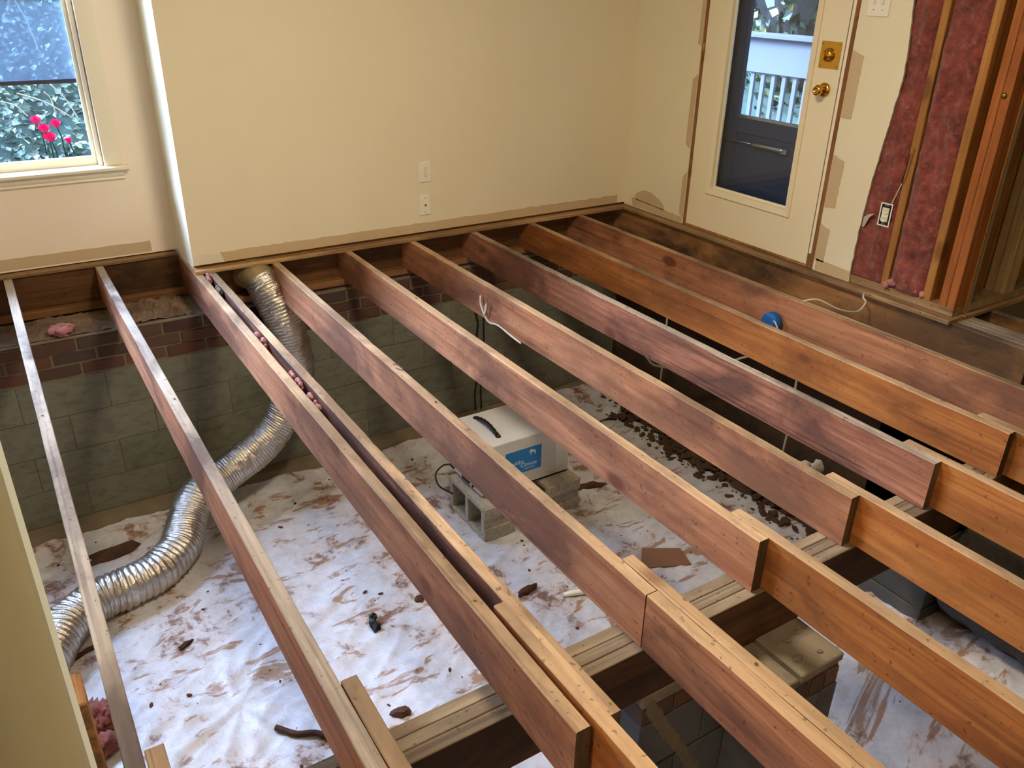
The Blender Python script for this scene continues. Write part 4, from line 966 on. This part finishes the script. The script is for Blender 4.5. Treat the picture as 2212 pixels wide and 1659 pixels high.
# ------------------------------------------------------------------ exposed studs and insulation
def stud(name, b, m, parent=None):
    x0, x1, y0, y1, z0, z1 = b; n = 48; bm = bmesh.new(); rows = []; c = 0.003
    for i in range(n+1):
        z = (z1-z0)*i/n; r = []
        for j, (x, y) in enumerate(((0, c), (c, 0), (x1-x0, 0), (x1-x0, y1-y0), (c, y1-y0), (0, y1-y0-c))):
            r.append(bm.verts.new((x+0.0013*noise.noise(Vector((z*4, j, y0*9))), y+0.0013*noise.noise(Vector((z*4, j+9, y0*9))), z)))
        rows.append(r)
    for i in range(n):
        for j in range(6): bm.faces.new((rows[i][j], rows[i][(j+1) % 6], rows[i+1][(j+1) % 6], rows[i+1][j]))
    bm.faces.new(rows[0]); bm.faces.new(rows[-1])
    return fin(bm, name, M[m], parent, (x0, y0, z0))
for (b, m, l) in (((0.013, 0.102, -2.021, -1.984, 0.0575, ZC), 'stud', 'narrow bare stud between the two strips of red insulation'),
                  ((0.013, 0.102, -2.252, -2.212, 0.0575, ZC), 'stud', 'bare honey coloured stud right of the red insulation'),
                  ((0.013, 0.102, -2.334, -2.297, 0.0575, ZC), 'stud_orange', 'left orange stud of the pair at the open wall corner'),
                  ((0.013, 0.102, -2.374, -2.3355, 0.0575, ZC), 'stud_orange', 'right orange stud of the pair at the open wall corner, with a large knot'),
                  ((0.42, 0.51, -2.372, -2.278, 0.0575, ZC), 'stud_pale', 'pale stud against the plywood at the right edge')):
    o = stud('wall_stud', b, m); tag(o, l, 'stud', 'bare wall studs right of the door')
bm = bmesh.new(); lathe(bm, [(0.011, 0.0), (0.012, -0.006), (0.006, -0.009)], 12, 'X'); o = fin(bm, 'bolt_head', M['brass_old'], None, (0.013, -2.347, 0.99), True); tag(o, 'small green bronze bolt head on the corner stud', 'bolt')
def batt(name, y0, y1, z0, z1, label, seed):
    ny = int((y0-y1)/0.009); nz = int((z1-z0)/0.009); bm = bmesh.new(); g = []
    for i in range(ny+1):
        r = []
        for j in range(nz+1):
            y = y0+(y1-y0)*i/ny; z = z0+(z1-z0)*j/nz
            e = min(1, 6*min(i/ny, 1-i/ny))
            h = 0.030*noise.fractal(Vector((y*7+seed, z*5, seed)), 0.9, 2.1, 5) + 0.014*noise.noise(Vector((y*26, z*20, seed)))
            xx = 0.034 - 0.020*e**0.5 + h*0.8*(0.3+0.7*e)
            if y > -1.90: xx = max(xx, 0.0155)
            r.append(bm.verts.new((xx, y, z-z0)))
        g.append(r)
    for i in range(ny):
        for j in range(nz): bm.faces.new((g[i][j], g[i+1][j], g[i+1][j+1], g[i][j+1]))
    back = [bm.verts.new((0.102, y, z-z0)) for (y, z) in ((y0, z0), (y1, z0), (y1, z1), (y0, z1))]
    bm.faces.new(back)
    for e_, (a, b) in ((g[0], (0, 3)), (g[-1], (1, 2))):
        bm.faces.new(list(e_)+[back[b], back[a]])
    bm.faces.new([q[0] for q in g]+[back[1], back[0]]); bm.faces.new([q[-1] for q in g]+[back[2], back[3]])
    o = fin(bm, name, M['pink_batt'], None, (0, 0, z0), True); tag(o, label, 'insulation', 'red insulation batts in the open studs'); return o
batt('insulation_batt', -1.72, -1.983, 0.058, ZC-0.05, 'red fibreglass batt between the torn drywall edge and the first bare stud', 1)
batt('insulation_batt', -2.022, -2.2115, 0.058, ZC-0.05, 'red fibreglass batt between the two bare studs', 2)
# loose fluff along the plate
bm = bmesh.new()
for k in range(16): blob(bm, (R_.uniform(-.012, .012), -0.19*k/15, R_.uniform(0, .02)), R_.uniform(.010, .019), 2, 0.6, 30, (1, 1, 1), k)
o = fin(bm, 'insulation_fluff', M['pink_tuft'], None, (0.022, -2.02, 0.066), True); tag(o, 'loose pale fluff at the foot of the right insulation batt', 'insulation')
# torn backing paper piece by the drywall edge
bm = bmesh.new(); poly_prism(bm, [(0, 0), (-0.02, 0.018), (-0.055, 0.03), (-0.03, 0.004), (-0.012, -0.045), (0.0, -0.05)], 0, 0.001, 'YZ'); o = fin(bm, 'paper_scrap', M['gypsum'], None, (0.003, -1.825, 0.36)); tag(o, 'flap of torn grey paper between the drywall edge and the bare outlet', 'scrap')

# ------------------------------------------------------------------ foreground left: end of a partition with bare post
struct(box('wall_partition', (-4.4, -3.671, -3.52, -3.40, 0.021, ZC), M['green_cream'], bev=0.004))
o = box('door_casing_post', (-3.92, -3.752, -3.60, -3.5205, 0.02, ZC), M['stud_orange'], bev=0.004); tag(o, 'bright orange wood post cropped at the bottom left corner', 'post')
bm = bmesh.new(); addbox(bm, -0.02, 0.019, -0.045, 0.045, 0, 1.54, 0.003); o = fin(bm, 'wood_stub', [M['rim_y']], None, (-3.699, -2.945, -1.325)); tag(o, 'upright lumber stub rising just right of the cream partition edge', 'post')
struct(box('trim_partition_base', (-4.4, -3.672, -3.52, -3.40, -0.178, 0.0205), M['strip'], bev=0.002))

# ------------------------------------------------------------------ things on the ground
def gz(x, y): return GZ + sheet_edge(x, y)
def chunk(name, x, y, s, sq, mat, label, cat, seed, rz=0, group=None, amp=0.6):
    bm = bmesh.new(); blob(bm, (0, 0, 0), s, 2, amp, 26, sq, seed); z = gz(x, y)+s*sq[2]*0.6
    o = fin(bm, name, mat, None, (x, y, z)); o.rotation_euler = (0, 0, rz); tag(o, label, cat, group); return o
chunk('bark_piece', -1.818, -1.663, 0.06, (1.0, 0.35, 0.28), M['bark'], 'dark brown bark piece on the plastic right of the paired joists', 'bark', 1, 0.2)
chunk('bark_piece', -2.67, -2.03, 0.045, (1.0, 0.5, 0.3), M['bark'], 'bark piece on the plastic near the girder, below the paired joists', 'bark', 2, -0.4)
chunk('bark_piece', -2.291, -1.419, 0.028, (1.0, 0.8, 0.5), M['chips'], 'brown leaf crumple on the plastic left of the paired joists', 'leaf', 3, 0.9)
chunk('bark_piece', -3.329, -1.157, 0.035, (1.0, 0.45, 0.3), M['bark'], 'dark chip on the plastic beside the foil duct bend', 'bark', 4, 0.5)
cable('stick', [(-3.13, -1.83, gz(-3.13, -1.83)+0.015), (-3.07, -1.90, gz(-3.07, -1.9)+0.016), (-3.0, -1.94, gz(-3.0, -1.94)+0.018), (-2.94, -2.02, gz(-2.94, -2.02)+0.016)], 0.012, M['bark'], 'reddish brown stick on the plastic between the second joist and the girder', 'stick')
cable('stick', [(-3.80, -1.02, gz(-3.8, -1.02)+0.012), (-3.70, -0.98, gz(-3.7, -.98)+0.012), (-3.61, -0.97, gz(-3.6, -.97)+0.012)], 0.010, M['bark'], 'thin brown stick on the plastic just below the foil duct', 'stick')
bm = bmesh.new(); blob(bm, (0, 0, 0.02), 0.034, 2, 0.7, 30, (0.7, 1.1, 0.7), 3); blob(bm, (0.012, 0.045, 0.03), 0.018, 2, 0.6, 30, (1, 1, 1), 5)
o = fin(bm, 'black_scrap', M['black'], None, (-2.554, -1.49, gz(-2.554, -1.49))); tag(o, 'crumpled black scrap alone on the white plastic', 'scrap')
bm = bmesh.new(); poly_prism(bm, [(0, 0), (0.17, -0.11), (0.135, -0.235), (0.06, -0.20), (-0.10, -0.115)], 0, 0.007, 'XY')
o = fin(bm, 'cardboard_piece', M['card'], None, (-1.105, -1.68, gz(-1.1, -1.75)+0.018)); o.rotation_euler = (0.04, -0.06, 0); tag(o, 'flat brown board piece lying on the plastic beyond the girder', 'board')
bm = bmesh.new(); tube(bm, [Vector((0, 0, 0)), Vector((0.04, -0.01, 0)), Vector((0.10, -0.03, 0)), Vector((0.13, -0.04, 0))], lambda i, a: (0.010, 0.014, 0.014, 0.009)[i], 12); o = fin(bm, 'clear_tube', M['plate'], None, (-1.70, -1.80, gz(-1.7, -1.8)+0.016), True); tag(o, 'small clear plastic tube on the sheet right of the dark bark piece', 'tube')
chunk('mud_clod', -0.98, -1.05, 0.06, (1.6, 0.5, 0.25), M['chips'], 'red brown mud clod on the sheet right of the air cleaner', 'mud', 7, -0.3)
chunk('mud_clod', -3.50, -0.30, 0.07, (1.9, 0.8, 0.22), M['chips'], 'red brown mud heap at the foot of the wall behind the far left joist', 'mud', 8, 0.2)
for i, (x, y, l) in enumerate(((-1.14, -2.80, 'pale wood scrap on the dirt right of the girder, upper one'), (-1.12, -2.89, 'pale wood scrap on the dirt right of the girder, middle one'), (-1.10, -2.97, 'pale wood scrap on the dirt right of the girder, nearest one'))):
    bm = bmesh.new(); addbox(bm, -0.014, 0.014, -0.036+0.006*i, 0.034, 0, 0.014, 0.002); o = fin(bm, 'wood_scrap', M['stud_pale'], None, (x, y, gz(x, y)+0.01)); o.rotation_euler = (0.05, 0, -0.3+0.2*i); tag(o, l, 'wood')
# countless chips
bm = bmesh.new(); rr = random.Random(5)
for k in range(800):
    x = rr.uniform(-4.2, -0.7); y = rr.uniform(-3.9, -0.15)
    if rr.random() > 0.35 + 0.65*max(0, noise.noise(Vector((x*1.5, y*1.5, 3)))+0.3): continue
    s = rr.choice((0.002, 0.002, 0.003, 0.003, 0.004, 0.005, 0.008)); z = gz(x, y)+s*0.4; a = rr.uniform(0, PI)
    m4 = Matrix.Translation((x+2.4, y+2.0, z-GZ)) @ Matrix.Rotation(a, 4, 'Z') @ Matrix.Diagonal((s*rr.uniform(1, 2.2), s, s*0.5, 1))
    bmesh.ops.create_icosphere(bm, subdivisions=1, radius=1, matrix=m4)
o = fin(bm, 'litter', M['chips'], None, (-2.4, -2.0, GZ)); tag(o, 'tiny dark chips and crumbs scattered over the plastic sheet', 'litter', None, 'stuff')
bm = bmesh.new()
for k in range(700):
    x = rr.uniform(-0.36, -0.03); y = rr.uniform(-3.1, -0.1); s = rr.choice((0.006, 0.01, 0.016, 0.022))
    z = 0.04+0.03*noise.noise(Vector((x*3, y*3, 2)))+max(0, min(1, (x+0.40)/0.3))*0.09-0.04 + rise(x, y)
    m4 = Matrix.Translation((x+0.4, y+1.6, z)) @ Matrix.Rotation(rr.uniform(0, PI), 4, 'Z') @ Matrix.Diagonal((s*rr.uniform(1, 2), s, s*0.6, 1))
    bmesh.ops.create_icosphere(bm, subdivisions=1, radius=1, matrix=m4)
o = fin(bm, 'soil_clods', M['soil'], None, (-0.4, -1.6, GZ)); tag(o, 'brown clods of soil along the right foundation wall', 'soil', None, 'stuff')
# dark wrapped duct at lower right
pts = catmull([(-0.80, -3.15, -0.50), (-0.80, -3.5, -0.50), (-0.79, -4.0, -0.51), (-0.79, -4.7, -0.51)], 14)
p0 = pts[0].copy(); bm = bmesh.new(); tube(bm, [p-p0 for p in pts], lambda i, a: 0.255+0.012*noise.noise(Vector((i*0.5, math.cos(a)*2, math.sin(a)*2))), 32)
o = fin(bm, 'wrapped_duct', M['wrap'], None, tuple(p0), True); tag(o, 'thick dark wrapped duct lying on the ground at the lower right', 'duct')
# nails standing or lying on joist tops
nl = [(-3.640, -1.3, 'rusty nail head in the far left joist'), (-3.22, -1.4, 'rusty nail head in the second joist from the left'), (-2.82, -2.9, 'rusty nail head in the left joist of the close pair'), (-2.412, -1.9, 'rusty nail head in the pinkish joist above the air cleaner'), (-2.375, -3.42, 'rusty nail head in the nail scarred sister joist'), (-2.0, -0.9, 'rusty nail head in the second joist right of the duct'), (-1.19, -1.5, 'rusty nail head in the dark reddish joist')]
for i, (x, y, nlab) in enumerate(nl):
    bm = bmesh.new(); lathe(bm, [(0.0022, 0), (0.0022, 0.003), (0.0045, 0.0032), (0.0045, 0.0046)], 8); o = fin(bm, 'nail', M['brass_old'], None, (x, y, -0.0005)); tag(o, nlab, 'nail', 'nail heads in the joist tops')
cable('dead_vine', [(-2.415, -1.56, 0.002), (-2.405, -1.60, 0.006), (-2.392, -1.585, 0.004), (-2.398, -1.54, 0.005), (-2.412, -1.53, 0.004)], 0.0016, M['black'], 'curled dark wire on top of the pinkish joist', 'wire', seg=5)
cable('straw', [(-2.735, -2.93, 0.001), (-2.732, -2.90, 0.03), (-2.728, -2.87, 0.05)], 0.0012, M['stud_pale'], 'pale splinter sticking up between the paired joists at the lapped end', 'splinter', seg=5)

# ------------------------------------------------------------------ outdoors
struct(box('ground_left', (-20, -5.42, -20, 20, -0.6, -0.5), M['bank_soil'], bev=0))
struct(box('ground_back', (-5.42, 20, 0.5, 20, -0.6, -0.5), M['bank_soil'], bev=0))
struct(box('ground_right', (3.3, 20, -20, 0.5, -0.6, -0.5), M['bank_soil'], bev=0))
struct(box('ground_under_deck', (0.136, 3.3, -2.2, 0.5, -0.6, -0.5), M['bank_soil'], bev=0))
def bankh(x, y): return -0.25 + max(0, y-0.75)*0.62 + 0.12*noise.noise(Vector((x, y, 0)))
def bank(name, x0, x1, y0, y1, hf, res):
    o = grid(name, x0, x1, y0, y1, 0, res, hf, M['bank_green']); return struct(o)
bank('ground_bank', -8, 1.0, 0.6, 7.5, bankh, 0.15)
bank('ground_bank_right', 2.6, 9, -4, 7.5, lambda x, y: -0.3+max(0, x-2.8)*0.42+0.15*noise.noise(Vector((x, y, 0))), 0.15)
def leaves(bm, pos_fn, n, size, seed):
    r = random.Random(seed)
    for k in range(n):
        p, nrm = pos_fn(r); s = size*r.uniform(0.5, 1.3)
        a = Vector((r.uniform(-1, 1), r.uniform(-1, 1), r.uniform(-1, 1))).normalized(); nn = (nrm + a*0.75).normalized()
        u = nn.cross(a).normalized(); v = nn.cross(u)
        P = [p - u*s*0.5, p - u*s*0.12 + v*s*0.42 + nn*s*0.08, p + u*s*0.6, p - u*s*0.12 - v*s*0.42 + nn*s*0.08]
        vs = [bm.verts.new(q) for q in P]; bm.faces.new(vs)
def ivy_pos(r):
    x = r.uniform(-5.2, -1.6); y = 0.75 + 2.6*r.random()**1.3; return Vector((x, y, bankh(x, y)+r.uniform(0.0, 0.10))), Vector((-0.1, -0.5, 0.8))
bm = bmesh.new(); leaves(bm, ivy_pos, 15000, 0.045, 3); o = fin(bm, 'ivy_bed', M['leaf'], None); tag(o, 'dense ivy covering the bank outside the window', 'ivy', None, 'stuff')
def bush(name, c, rad, n, size, mat, label, seed):
    def f(r):
        d_ = Vector((r.gauss(0, 1), r.gauss(0, 1), r.gauss(0, 1))).normalized(); k = 0.72 + 0.3*r.random()
        k *= 1 + 0.18*noise.noise(d_*2.2+Vector((seed, 0, 0)))
        return Vector((d_.x*rad[0]*k, d_.y*rad[1]*k, d_.z*rad[2]*k)), d_
    e = empty(name, (c[0], c[1], c[2]-rad[2])); tag(e, label, 'shrub')
    bm = bmesh.new(); leaves(bm, f, n, size, seed); fo = fin(bm, 'foliage', mat, e, (0, 0, rad[2])); fo['kind'] = 'stuff'
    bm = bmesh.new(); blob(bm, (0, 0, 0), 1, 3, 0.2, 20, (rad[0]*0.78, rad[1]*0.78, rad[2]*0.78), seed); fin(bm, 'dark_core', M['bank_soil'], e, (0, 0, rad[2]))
    bm = bmesh.new(); tube(bm, [Vector((0, 0, -0.2)), Vector((0.02, 0, rad[2]*0.5))], 0.05, 8); fin(bm, 'trunk', M['bark'], e)
    return e
for (x, y, z, l, q) in ((-6.2, 5.0, 2.9, 'blue green hedge on the bank, hidden left of the window view', 1), (-4.1, 5.0, 2.8, 'blue green hedge on the bank filling the left of the window view', 2), (-2.0, 5.1, 2.8, 'blue green hedge on the bank at the right of the window view', 3)):
    bush('hedge', (x, y, z-1.3), (0.95, 0.9, 1.0), 4200, 0.12, M['leaf_blue'], l, q)
bush('tree', (4.6, 2.1, 1.9), (1.25, 1.3, 2.4), 6500, 0.11, M['leaf_far'], 'green tree with yellow leaves beyond the porch railing, left one in the door glass', 4)
bush('tree', (4.9, -0.6, 1.5), (1.25, 1.2, 2.2), 5000, 0.11, M['leaf_far'], 'green tree beyond the porch railing, right one in the door glass', 5)
bush('tree', (5.6, 4.9, 2.2), (1.4, 1.3, 2.8), 4000, 0.12, M['leaf_far'], 'tall green tree behind the left one beyond the porch', 6)
struct(box('added_shade_roof', (0.14, 1.9, -2.6, 2.0, 2.5, 2.56), M['rail_paint'], bev=0))  # unseen slab added over the deck to darken the view through the door
# roses
def rose(x, z, y, r, label, seed):
    e = empty('rose', (x, y, z-r)); tag(e, label, 'rose', 'pink roses outside the window'); rr2 = random.Random(seed)
    for k in range(9):
        a = 2*PI*k/9*1.6; q = 0.35 + 0.65*(k/9); bm = bmesh.new(); g = []
        for i in range(4):
            row = []
            for j in range(4):
                u = (j/3-0.5)*1.5; t = i/3; rad = r*q*(0.55+0.5*t)
                row.append(bm.verts.new((rad*math.cos(a+u*0.8), rad*math.sin(a+u*0.8), r*(0.3+1.1*t*(1.15-0.5*q)) + 0.15*r*math.sin(u*4+seed))))
            g.append(row)
        for i in range(3):
            for j in range(3): bm.faces.new((g[i][j], g[i+1][j], g[i+1][j+1], g[i][j+1]))
        fin(bm, 'petal', M['petal'], e, None, True)
    bm = bmesh.new(); zg = bankh(x, y); tube(bm, [Vector((0, 0, r*0.5)), Vector((0.02, 0.01, -0.08)), Vector((0.03, 0.02, zg-(z-r)-0.05))], 0.004, 6); fin(bm, 'stem', M['leaf'], e)
    e.rotation_euler = (0.5, 0, 0)
for (x, z, r, l, s) in ((-3.291, 0.583, .032, 'pink rose highest on the left of the cluster', 1), (-3.257, 0.534, .036, 'pink rose in the middle of the cluster', 2), (-3.236, 0.480, .040, 'lowest and largest pink rose of the cluster', 3), (-3.189, 0.555, .034, 'pink rose at the right of the cluster', 4), (-3.139, 0.449, .024, 'small half open pink rose below and right of the cluster', 5), (-3.493, 0.328, .036, 'pink rose at the left edge of the photo just above the window sill', 6)):
    rose(x, z, 1.55 + 0*r, r, l, s)
for i, (a, b) in enumerate((((-3.36, 0.74), (-3.10, 0.58)), ((-3.22, 0.74), (-3.18, 0.62)), ((-3.18, 0.78), (-3.06, 0.56)), ((-3.20, 0.95), (-3.27, 1.25)), ((-3.45, 0.70), (-3.33, 0.60)))):
    cable('bare_twig', [(a[0], 1.45, a[1]), ((a[0]+b[0])/2+0.01, 1.5, (a[1]+b[1])/2+0.015), (b[0], 1.52, b[1])], 0.0035, M['twig'], ('longest bare twig slanting down over the ivy, left of the others', 'short bare twig standing above the roses', 'bare twig at the right side of the window above the roses', 'bare twig crossing the upper screened part of the window', 'bare twig just above the highest rose')[i], 'twig', seg=5)
    o = C.objects[-1]; o['group'] = 'bare twigs outside the window'
